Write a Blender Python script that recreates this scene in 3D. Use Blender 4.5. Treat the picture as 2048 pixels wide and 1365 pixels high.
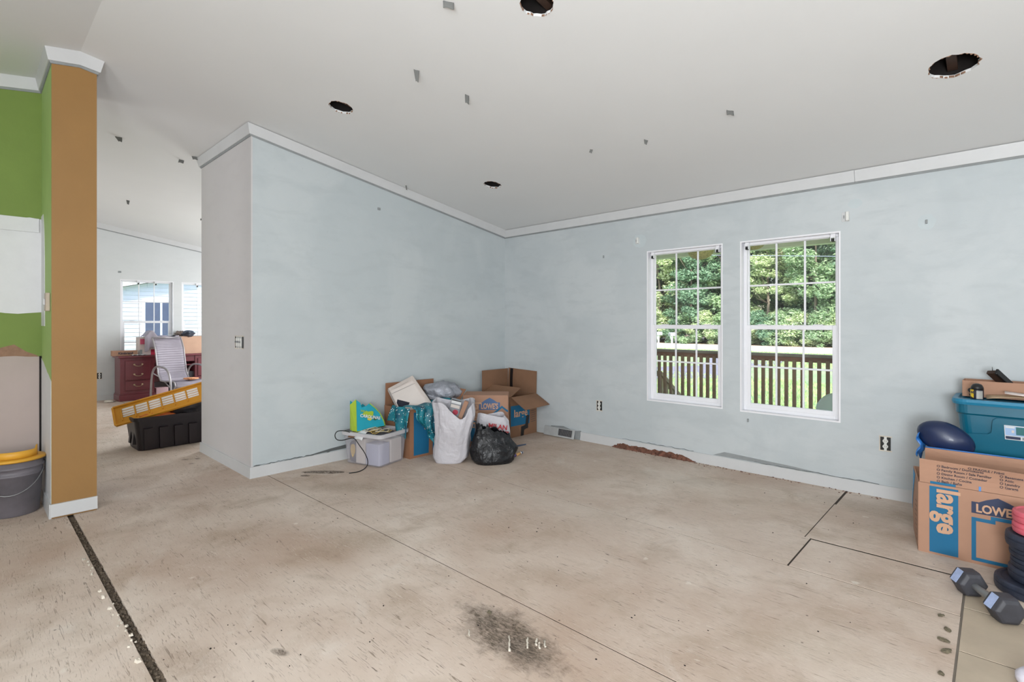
import bpy, bmesh, math, random
from mathutils import Vector, Matrix, noise, Euler
random.seed(7)
R = math.radians
S = bpy.context.scene
COL = S.collection
for o in list(bpy.data.objects): bpy.data.objects.remove(o)

# ------------------------------------------------------------ camera, sky, sun, lamps, exposure
CAM_H, FPX, CXP, CYP, YAW = 1.27, 1030.0, 1024.0, 646.8, R(43.33)
cd = bpy.data.cameras.new('camera'); cam = bpy.data.objects.new('camera', cd); COL.objects.link(cam)
cam.location = (0, 0, CAM_H); cam.rotation_euler = (R(90), 0, YAW)
cd.sensor_width = 36; cd.lens = 36 * FPX / 2048; cd.shift_y = -(682.5 - CYP) / 2048
cd.clip_start = .05; cd.clip_end = 300
S.camera = cam

S.view_settings.view_transform = 'Standard'; S.view_settings.look = 'None'
S.view_settings.gamma = 1; S.view_settings.use_curve_mapping = False
S.view_settings.exposure = 0.04

W = bpy.data.worlds.new('sky'); S.world = W; W.use_nodes = True
wn = W.node_tree.nodes; wl = W.node_tree.links
bg = wn['Background']; sky = wn.new('ShaderNodeTexSky'); sky.sky_type = 'NISHITA'
sky.sun_disc = False; sky.sun_elevation = R(50); sky.sun_rotation = R(150); sky.air_density = 1.2; sky.dust_density = 2.0
wl.new(sky.outputs[0], bg.inputs[0]); bg.inputs[1].default_value = 0.42

def lamp(name, kind, loc, target, energy, color=(1, 1, 1), size=1, size_y=None):
    l = bpy.data.lights.new(name, kind); o = bpy.data.objects.new(name, l); COL.objects.link(o)
    o.location = loc; d = Vector(target) - Vector(loc); o.rotation_euler = d.to_track_quat('-Z', 'Y').to_euler()
    l.energy = energy; l.color = color
    if kind == 'AREA':
        l.shape = 'RECTANGLE'; l.size = size; l.size_y = size_y or size
    return o
sun = lamp('sun', 'SUN', (20, -30, 40), (0, 6, 0), 4.3, (1, .96, .88)); sun.data.angle = R(.6)
# unseen area lights added to brighten the main room and the back room
lamp('rear_fill', 'AREA', (.6, -3.3, 1.5), (-1.8, 3.5, 1.5), 118, (.95, .98, 1), 3.0, 1.9)
lamp('side_fill', 'AREA', (3.1, .6, 1.35), (-3, 2.4, 1.2), 40, (.93, .97, 1), 2.6, 1.7)
lamp('overhead_fill', 'AREA', (.3, -1.9, 2.5), (-1.6, 2.6, .2), 72, (.94, .975, 1), 1.6, 1.6)
lamp('ceiling_bounce_fill', 'AREA', (.8, -1.1, 1.0), (-.3, 1.5, 3.0), 115, (.93, .97, 1), .9, .9)
lamp('back_room_fill', 'AREA', (-8.2, 4.3, 1.45), (-8.6, 1.0, 1.4), 95, (.96, .98, 1), 3.2, 1.5)
lamp('back_room_rear_fill', 'AREA', (-8.0, -3.2, 1.5), (-9.5, 2.0, 1.5), 60, (.97, .985, 1), 3.0, 1.7)

# ------------------------------------------------------------ room constants (metres)
YW, XL, YS, XS2, XF = 4.58, -4.44, 1.598, -5.73, -10.72
XG, YR = -5.10, 0.52                      # green wall plane, ridge line
XR, YB = 3.3, -3.6
HE, SL = 2.411, .1629
def ceil_z(y): return HE + SL * (YW - max(y, YR)) - SL * max(0, YR - y)

# ------------------------------------------------------------ helpers
def ray(px, py):
    r = (px - CXP) / FPX
    return Vector((-math.sin(YAW) + math.cos(YAW) * r, math.cos(YAW) + math.sin(YAW) * r, -(py - CYP) / FPX))
def on_z(px, py, z=0): d = ray(px, py); return d * ((z - CAM_H) / d.z) + Vector((0, 0, CAM_H))
def on_y(px, py, y): d = ray(px, py); return d * (y / d.y) + Vector((0, 0, CAM_H))
def on_x(px, py, x): d = ray(px, py); return d * (x / d.x) + Vector((0, 0, CAM_H))
def at_d(px, py, dep): return ray(px, py) * dep + Vector((0, 0, CAM_H))

def srgb(c):
    if isinstance(c, str): c = [int(c[i:i + 2], 16) for i in (0, 2, 4)]
    return tuple(((v / 255) / 12.92 if v / 255 <= .04045 else ((v / 255 + .055) / 1.055) ** 2.4) for v in c) + (1,)

class NT:
    def __init__(s, name):
        s.m = bpy.data.materials.new(name); s.m.use_nodes = True; s.t = s.m.node_tree
        s.b = s.t.nodes['Principled BSDF']
    def n(s, k, **kw):
        x = s.t.nodes.new(k)
        for a, v in kw.items(): setattr(x, a, v)
        return x
    def l(s, a, b): s.t.links.new(a, b)
    def coord(s, kind='Object', scale=(1, 1, 1), rot=(0, 0, 0), loc=(0, 0, 0)):
        c = s.n('ShaderNodeTexCoord'); m = s.n('ShaderNodeMapping')
        m.inputs['Scale'].default_value = scale; m.inputs['Rotation'].default_value = rot; m.inputs['Location'].default_value = loc
        s.l(c.outputs[kind], m.inputs[0]); return m.outputs[0]
    def noise(s, v, scale, detail=3, rough=.5, dist=0):
        x = s.n('ShaderNodeTexNoise'); x.inputs['Scale'].default_value = scale; x.inputs['Detail'].default_value = detail
        x.inputs['Roughness'].default_value = rough; x.inputs['Distortion'].default_value = dist
        s.l(v, x.inputs['Vector']); return x.outputs['Fac']
    def ramp(s, v, stops):
        x = s.n('ShaderNodeValToRGB'); e = x.color_ramp.elements
        while len(e) < len(stops): e.new(.5)
        for i, (p, c) in enumerate(stops): e[i].position = p; e[i].color = c if len(c) == 4 else (*c, 1)
        s.l(v, x.inputs[0]); return x.outputs[0]
    def mix(s, f, a, b, mode='MIX'):
        x = s.n('ShaderNodeMix', data_type='RGBA', blend_type=mode)
        for inp, v in ((x.inputs[0], f), (x.inputs[6], a), (x.inputs[7], b)):
            if isinstance(v, (int, float)): inp.default_value = v
            elif isinstance(v, tuple): inp.default_value = v
            else: s.l(v, inp)
        return x.outputs[2]
    def math(s, op, a, b=0, c=None, clamp=False):
        x = s.n('ShaderNodeMath', operation=op, use_clamp=clamp)
        for i, v in enumerate((a, b, c)):
            if v is None: continue
            if isinstance(v, (int, float)): x.inputs[i].default_value = v
            else: s.l(v, x.inputs[i])
        return x.outputs[0]
    def bump(s, h, strength=.3, dist=.01):
        x = s.n('ShaderNodeBump'); x.inputs['Strength'].default_value = strength; x.inputs['Distance'].default_value = dist
        s.l(h, x.inputs['Height']); s.l(x.outputs[0], s.b.inputs['Normal'])
    def color(s, c):
        if isinstance(c, tuple): s.b.inputs['Base Color'].default_value = c
        else: s.l(c, s.b.inputs['Base Color'])

def mat(name, col, rough=.6, metal=0, var=.12, scale=6, bump=0, bscale=None, coat=0, spec=None):
    t = NT(name); c = srgb(col); v = t.coord()
    f = t.noise(v, scale, 4, .6)
    lo = tuple(x * (1 - var) for x in c[:3]) + (1,); hi = tuple(min(1, x * (1 + var)) for x in c[:3]) + (1,)
    t.color(t.ramp(f, [(.3, lo), (.7, hi)]))
    t.b.inputs['Roughness'].default_value = rough; t.b.inputs['Metallic'].default_value = metal
    if spec is not None: t.b.inputs['Specular IOR Level'].default_value = spec
    if coat: t.b.inputs['Coat Weight'].default_value = coat
    if bump: t.bump(t.noise(v, bscale or scale * 4, 4, .6), bump, .01)
    return t.m

def add_noise(fn_obj, amp, sc): pass

class MB:
    """collects shapes, then links them as ONE mesh object"""
    def __init__(s): s.v = []; s.f = []; s.mi = []; s.sm = []; s.cur = 0; s.smooth = False
    def add(s, vs, fs):
        b = len(s.v); s.v += [tuple(p) for p in vs]
        for f in fs: s.f.append([b + i for i in f]); s.mi.append(s.cur); s.sm.append(s.smooth)
        return s
    def box(s, x0, x1, y0, y1, z0, z1, M=None):
        vs = [Vector(p) for p in ((x0, y0, z0), (x1, y0, z0), (x1, y1, z0), (x0, y1, z0), (x0, y0, z1), (x1, y0, z1), (x1, y1, z1), (x0, y1, z1))]
        if M: vs = [M @ p for p in vs]
        return s.add(vs, [(0, 3, 2, 1), (4, 5, 6, 7), (0, 1, 5, 4), (1, 2, 6, 5), (2, 3, 7, 6), (3, 0, 4, 7)])
    def cbox(s, x0, x1, y0, y1, z0, z1, c=.004, M=None):
        # chamfered box
        vs = []; fs = []
        X = (x0, x1); Y = (y0, y1); Z = (z0, z1); idx = {}
        for i in (0, 1):
            for j in (0, 1):
                for k in (0, 1):
                    sx, sy, sz = (1 if i == 0 else -1), (1 if j == 0 else -1), (1 if k == 0 else -1)
                    for a in range(3):
                        p = [X[i], Y[j], Z[k]]
                        for q in range(3):
                            if q != a: p[q] += c * (sx, sy, sz)[q]
                        idx[i, j, k, a] = len(vs); vs.append(Vector(p))
        for a in range(3):
            for e in (0, 1):
                o = [q for q in range(3) if q != a]; ring = []
                # face normal along axis a uses vertices whose kept axis is a
                for (u, w) in ((0, 0), (1, 0), (1, 1), (0, 1)):
                    t = [0, 0, 0]; t[a] = e; t[o[0]] = u; t[o[1]] = w; ring.append(idx[t[0], t[1], t[2], a])
                fs.append(ring if (e == 1) == (a != 1) else ring[::-1])
        for a in range(3):       # edges running along axis a
            o = [q for q in range(3) if q != a]
            for u in (0, 1):
                for w in (0, 1):
                    def g(e, kept): t = [0, 0, 0]; t[a] = e; t[o[0]] = u; t[o[1]] = w; return idx[t[0], t[1], t[2], kept]
                    fs.append([g(0, o[0]), g(1, o[0]), g(1, o[1]), g(0, o[1])])
        for i in (0, 1):
            for j in (0, 1):
                for k in (0, 1): fs.append([idx[i, j, k, a] for a in range(3)])
        if M: vs = [M @ p for p in vs]
        return s.add(vs, fs)
    def prism(s, poly, axis, a, b, M=None):
        n = len(poly)
        def mk(p, w): return Vector((w, p[0], p[1])) if axis == 'x' else Vector((p[0], w, p[1])) if axis == 'y' else Vector((p[0], p[1], w))
        vs = [mk(p, a) for p in poly] + [mk(p, b) for p in poly]
        if M: vs = [M @ p for p in vs]
        return s.add(vs, [list(range(n))[::-1], list(range(n, 2 * n))] + [(i, (i + 1) % n, n + (i + 1) % n, n + i) for i in range(n)])
    def hull8(s, bot, top):
        return s.add(list(bot) + list(top), [(3, 2, 1, 0), (4, 5, 6, 7), (0, 1, 5, 4), (1, 2, 6, 5), (2, 3, 7, 6), (3, 0, 4, 7)])
    def tube(s, pts, r, n=8, closed=False, M=None):
        pts = [Vector(p) for p in pts]
        if M: pts = [M @ p for p in pts]
        m = len(pts); rr = r if isinstance(r, (list, tuple)) else [r] * m
        ps = s.smooth; s.smooth = True
        up = Vector((0, 0, 1)); vs = []; prev = None
        for i, p in enumerate(pts):
            a = pts[(i - 1) % m] if (i > 0 or closed) else p; b = pts[(i + 1) % m] if (i < m - 1 or closed) else p
            d = (b - a).normalized()
            u = prev if prev is not None else (Vector((1, 0, 0)) if abs(d.z) > .9 else up)
            u = (u - d * u.dot(d)); u = u.normalized() if u.length > 1e-6 else d.orthogonal().normalized(); prev = u
            w = d.cross(u)
            for k in range(n):
                t = 2 * math.pi * k / n; vs.append(p + (u * math.cos(t) + w * math.sin(t)) * rr[i])
        fs = []
        for i in range(m if closed else m - 1):
            j = (i + 1) % m
            for k in range(n): fs.append((i * n + k, i * n + (k + 1) % n, j * n + (k + 1) % n, j * n + k))
        if not closed: fs += [list(range(n))[::-1], list(range((m - 1) * n, m * n))]
        s.add(vs, fs); s.smooth = ps; return s
    def lathe(s, prof, n=24, M=None, smooth=True):
        vs = []; fs = []
        for (r, z) in prof:
            for k in range(n): t = 2 * math.pi * k / n; vs.append(Vector((r * math.cos(t), r * math.sin(t), z)))
        m = len(prof)
        for i in range(m - 1):
            for k in range(n): fs.append((i * n + k, i * n + (k + 1) % n, (i + 1) * n + (k + 1) % n, (i + 1) * n + k))
        fs += [list(range(n))[::-1], list(range((m - 1) * n, m * n))]
        if M: vs = [M @ p for p in vs]
        ps = s.smooth; s.smooth = smooth; s.add(vs, fs); s.smooth = ps; return s
    def grid(s, fn, nu, nv, wrap=False):
        vs = []; fs = []; cu = nu if wrap else nu + 1
        for j in range(nv + 1):
            for i in range(cu): vs.append(Vector(fn(i / nu, j / nv)))
        for j in range(nv):
            for i in range(nu): a = j * cu + i; b = j * cu + (i + 1) % cu; fs.append((a, b, b + cu, a + cu))
        ps = s.smooth; s.smooth = True; s.add(vs, fs); s.smooth = ps; return s
    def build(s, name, mats, parent=None, loc=None, rot=None, bevel=0, solid=0, sub=0):
        me = bpy.data.meshes.new(name); me.from_pydata(s.v, [], s.f)
        for m in (mats if isinstance(mats, (list, tuple)) else [mats]): me.materials.append(m)
        me.polygons.foreach_set('material_index', s.mi); me.polygons.foreach_set('use_smooth', s.sm)
        me.validate(); me.update()
        o = bpy.data.objects.new(name, me); COL.objects.link(o)
        if parent: o.parent = parent
        if loc is not None: o.location = loc
        if rot is not None: o.rotation_euler = rot
        if solid:
            d = o.modifiers.new('thickness', 'SOLIDIFY'); d.thickness = solid; d.offset = 0
        if bevel:
            d = o.modifiers.new('bevel', 'BEVEL'); d.width = bevel; d.segments = 2; d.limit_method = 'ANGLE'
        if sub:
            d = o.modifiers.new('sub', 'SUBSURF'); d.levels = sub; d.render_levels = sub
        return o

def tag(o, label=None, cat=None, group=None, kind=None):
    if label: o['label'] = label
    if cat: o['category'] = cat
    if group: o['group'] = group
    if kind: o['kind'] = kind
    return o
def thing(name, label, cat, loc=(0, 0, 0), rz=0, group=None, kind=None):
    o = bpy.data.objects.new(name, None); o.empty_display_size = .1; COL.objects.link(o)
    o.location = loc; o.rotation_euler = (0, 0, rz); return tag(o, label, cat, group, kind)
def struct(o, label=None): o['kind'] = 'structure'; o['label'] = label or o.name.replace('_', ' '); return o
def cut(o, cutters):
    """cut real openings, then drop the cutters"""
    for c in cutters:
        d = o.modifiers.new('cut', 'BOOLEAN'); d.operation = 'DIFFERENCE'; d.object = c; d.solver = 'EXACT'
    bpy.context.view_layer.update()
    dg = bpy.context.evaluated_depsgraph_get(); me = bpy.data.meshes.new_from_object(o.evaluated_get(dg))
    o.modifiers.clear(); old = o.data; o.data = me; me.name = o.name
    for c in cutters: bpy.data.objects.remove(c)
def copy_tree(o, parent=None):
    c = o.copy(); COL.objects.link(c)
    if parent: c.parent = parent
    for ch in [x for x in bpy.data.objects if x.parent == o]: copy_tree(ch, c)
    return c
def frame_mat(o, x, y):
    x = Vector(x).normalized(); y = Vector(y); y = (y - x * y.dot(x)).normalized(); z = x.cross(y)
    return Matrix(((x.x, y.x, z.x, o[0]), (x.y, y.y, z.y, o[1]), (x.z, y.z, z.z, o[2]), (0, 0, 0, 1)))
def text_geo(s, size=1, bold=0, align='LEFT', spacing=1.0, shear=0):
    cu = bpy.data.curves.new('t', 'FONT'); cu.body = s; cu.size = size; cu.offset = bold; cu.align_x = align
    cu.space_character = spacing; cu.resolution_u = 3; cu.shear = shear
    ob = bpy.data.objects.new('t', cu); COL.objects.link(ob); bpy.context.view_layer.update()
    me = bpy.data.meshes.new_from_object(ob.evaluated_get(bpy.context.evaluated_depsgraph_get()))
    vs = [v.co.copy() for v in me.vertices]; fs = [list(p.vertices) for p in me.polygons]
    bpy.data.objects.remove(ob); bpy.data.meshes.remove(me); bpy.data.curves.remove(cu); return vs, fs
def lettering(name, s, M, m, parent=None, **kw):
    sx = kw.pop('sx', 1); vs, fs = text_geo(s, **kw)
    b = MB(); b.add([M @ Vector((v.x * sx, v.y, 0)) for v in vs], fs); return b.build(name, m, parent)
def nz(p, sc=1, off=0): return noise.noise(Vector(p) * sc + Vector((off, off * 1.7, off * .3)))

# ------------------------------------------------------------ materials
def wall_paint(name, base, patch, amt=1, sc=1.2):
    t = NT(name); v = t.coord('Object')
    f1 = t.noise(v, sc, 5, .62, .6); f2 = t.noise(t.coord('Object', (1, 1, 3)), sc * 2.3, 4, .6, .3)
    b = srgb(base); p = srgb(patch)
    c = t.mix(t.math('MULTIPLY', t.ramp(f1, [(.42, (0, 0, 0)), (.6, (1, 1, 1))]), .55 * amt), b, p)
    dk = tuple(x * .93 for x in b[:3]) + (1,)
    c = t.mix(t.math('MULTIPLY', t.ramp(f2, [(.5, (0, 0, 0)), (.68, (1, 1, 1))]), .6 * amt), c, dk)
    sp = t.noise(v, 60, 2, .5); c = t.mix(t.math('MULTIPLY', t.ramp(sp, [(.76, (0, 0, 0)), (.79, (1, 1, 1))]), .25), c, srgb('70706e'))
    t.color(c); t.b.inputs['Roughness'].default_value = .62
    t.bump(t.noise(v, 90, 3, .6), .12, .004); return t.m
M_blue = wall_paint('blue_grey_wall_paint', 'bac2c5', 'c6ccce')
M_win = wall_paint('blue_grey_window_wall_paint', 'b9c0c3', 'c6cbcd', 1, 1.6)
M_stub = wall_paint('off_white_wall_paint', 'c9c6c6', 'cfcdcc', .6)
M_far = wall_paint('pale_wall_paint', 'cdd0d1', 'd6d7d8', .6)
M_ceil = mat('ceiling_paint', 'e0e1e1', .8, var=.012, scale=1.5, bump=.03, bscale=30)
M_trim = mat('white_trim_paint', 'c9cacb', .45, var=.03, scale=5, bump=.05, bscale=20)
M_green = mat('green_wall_paint', '758b42', .7, var=.07, scale=2.5, bump=.08, bscale=60)
M_lgreen = mat('light_green_wall_paint', '9fbb70', .7, var=.06, scale=2.5)
M_tan = mat('tan_orange_wall_paint', '96703e', .6, var=.07, scale=1.6, bump=.06, bscale=50)
M_white = mat('white_primer', 'd9dadb', .6, var=.04, scale=6, bump=.05)
M_bare = mat('bare_pinkish_wallboard', 'b4a6a0', .75, var=.05, scale=3, bump=.06)
M_paper = mat('torn_brown_wallboard_paper', '957560', .9, var=.2, scale=20)
M_dark = mat('dark_cavity', '1b1513', .9, var=.4, scale=9)
M_brn = mat('dark_brown_wood', '3a2a22', .6, var=.3, scale=9)
M_rot = mat('rotten_brown_wood', '6e4a3c', .95, var=.55, scale=30, bump=.8, bscale=60)
M_vinyl = mat('white_vinyl_window', 'e8e8ec', .35, var=.02, scale=4)
M_metal = mat('grey_metal', '9a9c9e', .4, .7, var=.1)
M_blk = mat('black_plastic', '141416', .4, var=.2)
M_grey = mat('grey_board', '8e9293', .7, var=.1, scale=12)
M_plug = mat('white_receptacle_plastic', 'dcdcd8', .4, var=.03)

def glass_mat():
    t = NT('window_glass'); t.t.nodes.remove(t.b); out = t.t.nodes['Material Output']
    tr = t.n('ShaderNodeBsdfTransparent'); gl = t.n('ShaderNodeBsdfGlossy'); gl.inputs['Roughness'].default_value = .02
    df = t.n('ShaderNodeBsdfDiffuse'); df.inputs[0].default_value = (.8, .82, .85, 1)
    fr = t.n('ShaderNodeFresnel'); fr.inputs[0].default_value = 1.45
    m = t.n('ShaderNodeMixShader'); t.l(fr.outputs[0], m.inputs[0]); t.l(tr.outputs[0], m.inputs[1]); t.l(gl.outputs[0], m.inputs[2])
    v = t.coord('Object'); d = t.ramp(t.noise(v, 55, 2, .6), [(.72, (0, 0, 0)), (.78, (1, 1, 1))])
    m2 = t.n('ShaderNodeMixShader'); t.l(t.math('MULTIPLY_ADD', d, .35, .03), m2.inputs[0]); t.l(m.outputs[0], m2.inputs[1]); t.l(df.outputs[0], m2.inputs[2])
    t.l(m2.outputs[0], out.inputs[0]); return t.m
M_glass = glass_mat()

def floor_mat(name, light=0):
    t = NT(name); v = t.coord('Object')
    base = t.mix(t.ramp(t.noise(v, .9, 5, .6, .4), [(.35, (0, 0, 0)), (.65, (1, 1, 1))]), srgb('b8a291'), srgb('d5c7ba'))
    base = t.mix(t.math('MULTIPLY', t.ramp(t.noise(v, 3.2, 5, .65, .5), [(.5, (0, 0, 0)), (.72, (1, 1, 1))]), .5), base, srgb('9c8872'))
    base = t.mix(t.math('MULTIPLY', t.ramp(t.noise(v, 2.1, 6, .7, .8), [(.58, (0, 0, 0)), (.7, (1, 1, 1))]), .45), base, srgb('d8cfc5'))
    h = None
    for (rot, sc, th, op, col, seed) in ((18, (8, 75, 1), .645, .7, '6d5c4a', 1), (-35, (12, 100, 1), .645, .55, '77654f', 4), (75, (10, 90, 1), .65, .55, '7a6753', 9), (50, (14, 120, 1), .62, .45, 'dfd6c9', 13), (5, (6, 100, 1), .66, .8, '4e4036', 20), (-70, (18, 150, 1), .66, .4, '6a5947', 30), (-12, (10, 110, 1), .635, .55, '8b7862', 40), (30, (5, 60, 1), .70, .7, '5d4d3e', 50)):
        n = t.noise(t.coord('Object', sc, (0, 0, R(rot)), (seed, seed * 2, 0)), 1, 3, .5, 1.6)
        f = t.ramp(n, [(th, (0, 0, 0)), (th + .05, (1, 1, 1))])
        msk = t.ramp(t.noise(v, 1.3 + seed * .13, 4, .6), [(.38, (.15, .15, .15)), (.62, (1, 1, 1))])
        ff = t.math('MULTIPLY', f, msk); ff = t.math('MULTIPLY', ff, op)
        base = t.mix(ff, base, srgb(col)); h = ff if h is None else t.math('ADD', h, ff)
    sp = t.n('ShaderNodeTexVoronoi'); sp.inputs['Scale'].default_value = 9; t.l(v, sp.inputs['Vector'])
    d = t.ramp(sp.outputs['Distance'], [(.03, (1, 1, 1)), (.055, (0, 0, 0))]); base = t.mix(t.math('MULTIPLY', d, .7), base, srgb('4a3d33'))
    sp2 = t.n('ShaderNodeTexVoronoi'); sp2.inputs['Scale'].default_value = 3.1; t.l(v, sp2.inputs['Vector'])
    nn = t.math('ADD', sp2.outputs['Distance'], t.math('MULTIPLY', t.noise(v, 40, 3), .12))
    base = t.mix(t.math('MULTIPLY', t.ramp(nn, [(.09, (1, 1, 1)), (.12, (0, 0, 0))]), .6), base, srgb('e0d8cc'))
    # spilled-oil and water stains, plus pale blots that paint in the window light
    gc = t.n('ShaderNodeTexCoord'); sep = t.n('ShaderNodeSeparateXYZ'); t.l(gc.outputs['Object'], sep.inputs[0])
    STR = t.noise(t.coord('Object', (30, 90, 1), (0, 0, R(20))), 1, 4, .7, 1.2)
    def blot(cx, cy, rx, ry, ang, col, op, edge=.5, ns=6, na=.9, strand=0):
        nonlocal base
        ca, sa = math.cos(ang), math.sin(ang)
        dx = t.math('SUBTRACT', sep.outputs[0], cx); dy = t.math('SUBTRACT', sep.outputs[1], cy)
        u = t.math('DIVIDE', t.math('ADD', t.math('MULTIPLY', dx, ca), t.math('MULTIPLY', dy, sa)), rx)
        w = t.math('DIVIDE', t.math('SUBTRACT', t.math('MULTIPLY', dy, ca), t.math('MULTIPLY', dx, sa)), ry)
        r = t.math('SQRT', t.math('ADD', t.math('MULTIPLY', u, u), t.math('MULTIPLY', w, w)))
        r = t.math('ADD', r, t.math('MULTIPLY', t.math('SUBTRACT', t.noise(v, ns, 5, .7, .4), .5), na * 2))
        f = t.ramp(r, [(1 - edge, (1, 1, 1)), (1, (0, 0, 0))]); f = t.math('MULTIPLY', f, t.ramp(STR, [(.35, (.35, .35, .35)), (.6, (1, 1, 1))])); base = t.mix(t.math('MULTIPLY', f, op), base, srgb(col))
    for (px, py, rx, ry, ang, col, op, e, ns, na) in STAINS_HIGHLIGHTS:
        p = on_z(px, py); blot(p.x, p.y, rx, ry, ang, col, op, e, ns, na)
    t.color(base); t.b.inputs['Roughness'].default_value = .72
    t.bump(t.math('MULTIPLY', t.math('ADD', h, t.math('MULTIPLY', t.noise(v, 25, 4, .7), .6)), -1), .35, .006); return t.m
STAINS_HIGHLIGHTS = [(1015, 1270, .33, .16, R(-5), '4c4032', .95, .6, 12, .8), (1040, 1300, .17, .07, R(-15), '383026', .6, .8, 25, .6), (965, 1245, .08, .10, 0, '4a4036', .5, .8, 16, .6),
          (650, 945, .19, .045, R(42), '3f2f1e', .95, .12, 9, .55), (610, 952, .05, .025, R(40), '3a2b1c', .95, .2, 9, .5),
          (705, 975, .45, .16, R(40), '8f7c66', .5, .7, 5, .5), (560, 1305, .05, .022, R(20), '4a3c30', .8, .5, 20, .4), (640, 1155, .10, .04, R(30), '8a7763', .4, .7, 10, .5),
          (1450, 925, .9, .10, R(-3), '96836a', .45, .6, 5, .4), (1750, 1020, .5, .20, R(0), '8f7d68', .4, .7, 5, .4), (370, 920, .04, .02, R(60), '4d4034', .8, .5, 20, .3), (395, 918, .04, .02, R(20), '4d4034', .8, .5, 20, .3), (383, 928, .03, .02, R(60), '5d5044', .8, .5, 20, .3),
          (720, 1080, .35, .15, R(20), 'a08d78', .5, .7, 4, .4), (1130, 1010, .7, .35, R(0), 'd0c6bb', .45, .8, 3, .4), (1600, 1290, .35, .18, R(20), 'a29079', .35, .8, 6, .4),
          (380, 1330, .25, .12, R(20), '8e7a68', .45, .7, 8, .5), (1360, 960, .5, .2, R(10), 'd4cbc2', .4, .8, 3, .4)]  # pale entries here and above put window light into the board colour
M_floor = floor_mat('particle_board_floor')
M_tile = mat('beige_floor_tile', 'b5a692', .45, var=.08, scale=7, bump=.05, bscale=25)
M_grout = mat('grey_grout', '6f665c', .9, var=.1)
M_crack = mat('dirty_gap_filler', '5c5043', .95, var=.5, scale=45, bump=.8, bscale=80)
M_chip = mat('pale_plaster_chip', 'cfc6b8', .9, var=.15)

# ------------------------------------------------------------ the setting: floor of boards laid with joints
fl = thing('floor', 'particle board subfloor with dirty joints', None, kind='structure')
M_joint = mat('dark_dirty_joint', '3a3129', .95, var=.3, scale=20)
MB().box(XF - .12, XR + .1, YB - .1, YW + .12, -.12, -.03).build('subfloor', M_joint, fl)
for (y0, y1) in ((YB - .1, .452), (.494, YW + .12)): MB().box(XF - .12, XR + .1, y0, y1, -.03, -.0018).build('joint_filler', M_joint, fl)
G = .003
def panel(x0, x1, y0, y1, z=0.0, m=None, g=G, nm='floor_board'):
    MB().cbox(x0 + g, x1 - g, y0 + g, y1 - g, -.022, z, .0005).build(nm, m or M_floor, fl)
XC = -.835
for (y0, y1) in ((4.18, YW + .1), (2.955, 4.18), (1.725, 2.955), (.487, 1.725)):
    xs = [XF - .1, -8.155, XC]
    if y0 < 2.5: xs = xs[:2]
    for a, b in zip(xs[:-1], xs[1:]):
        panel(a, b, y0, y1)
panel(XC + .010, XR, 4.18, YW + .1); panel(XC, XR, 3.42, 4.18)
panel(-.80, -.115, 2.955, 3.405, .001, g=.004)                                    # the patched-in board
MB().box(XC - .0036, -.806, 2.958, 3.4172, -.022, .0004).build('floor_board', M_floor, fl); panel(-.115, XR, 3.235, 3.42)
panel(-8.155, -.115, 1.725, 2.955); panel(-8.155, -.115, .487, 1.725)
for (y0, y1) in ((-.76, .459), (-1.98, -.76), (YB - .1, -1.98)):
    panel(XF - .1, -5.0, y0, y1); panel(-5.0, -1.2, y0, y1); panel(-1.2, XR, y0, y1)
MB().box(XF, XR, .459, .487, -.03, -.012).build('floor_gap', M_crack, fl)
MB().box(-.118, XR, .487, 3.236, -.02, -.001).build('grout', M_grout, fl)
ty = 3.233; rows = [(3.059, 3.230), (2.643, 3.051), (2.227, 2.635), (1.811, 2.219), (1.395, 1.803), (.979, 1.387), (.563, .971)]
for (a, b) in rows:
    x = -.110
    while x < XR:
        MB().cbox(x, min(x + .41, XR), a, b, -.015, .001, .0008).build('floor_tile', M_tile, fl); x += .416

# debris along the gap and the wall
def chips(name, pts, m, smin, smax, label, cat, seed=1):
    rnd = random.Random(seed); b = MB()
    for p in pts:
        s = rnd.uniform(smin, smax); n = 5; a0 = rnd.random() * 6
        top = []; bot = []
        for k in range(n):
            a = a0 + 2 * math.pi * k / n; rr = s * rnd.uniform(.5, 1.1)
            bot.append(Vector((p[0] + rr * math.cos(a), p[1] + rr * math.sin(a) * .7, p[2])))
            top.append(Vector((p[0] + .7 * rr * math.cos(a), p[1] + .5 * rr * math.sin(a), p[2] + s * rnd.uniform(.25, .7))))
        b.add(bot + top, [list(range(n))[::-1], list(range(n, 2 * n))] + [(i, (i + 1) % n, n + (i + 1) % n, n + i) for i in range(n)])
    return tag(b.build(name, m), label, cat, kind='stuff')
rnd = random.Random(3)
chips('gap_debris', [(-4.35 + rnd.random() ** 1 * 3.2, rnd.uniform(.457, .490), -.010) for _ in range(520)], M_crack, .004, .016, 'brown crumbs and grit filling the long gap in the floor', 'debris', 4)
chips('plaster_crumbs', [(lambda q: (q.x - rnd.uniform(0.0, .03), q.y - rnd.uniform(.0, .03), 0))(on_z(178 + t * (305 - 178), 1112 + t * (1345 - 1112))) for t in [.03, .06, .08, .1, .13, .15, .35, .42, .45, .5, .52, .55, .58, .6, .62, .64, .7, .72, .75, .3, .9, .78]], M_chip, .006, .02, 'pale plaster crumbs beside the long floor gap', 'debris', 5)
chips('wall_crumbs', [(rnd.uniform(-2.9, -.6), YW - .02 - abs(rnd.gauss(0, .025)), 0) for _ in range(170)], M_rot, .002, .009, 'brown crumbs lying along the foot of the window wall', 'debris', 6)
chips('floor_grit', [tuple(on_z(rnd.gauss(1080, 110), rnd.gauss(1025, 35))) for _ in range(26)] + [tuple(on_z(rnd.uniform(300, 1800), rnd.uniform(960, 1340))) for _ in range(90)], M_dark, .002, .006, 'scattered dark grit specks over the open floor', 'debris', 8)
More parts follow.
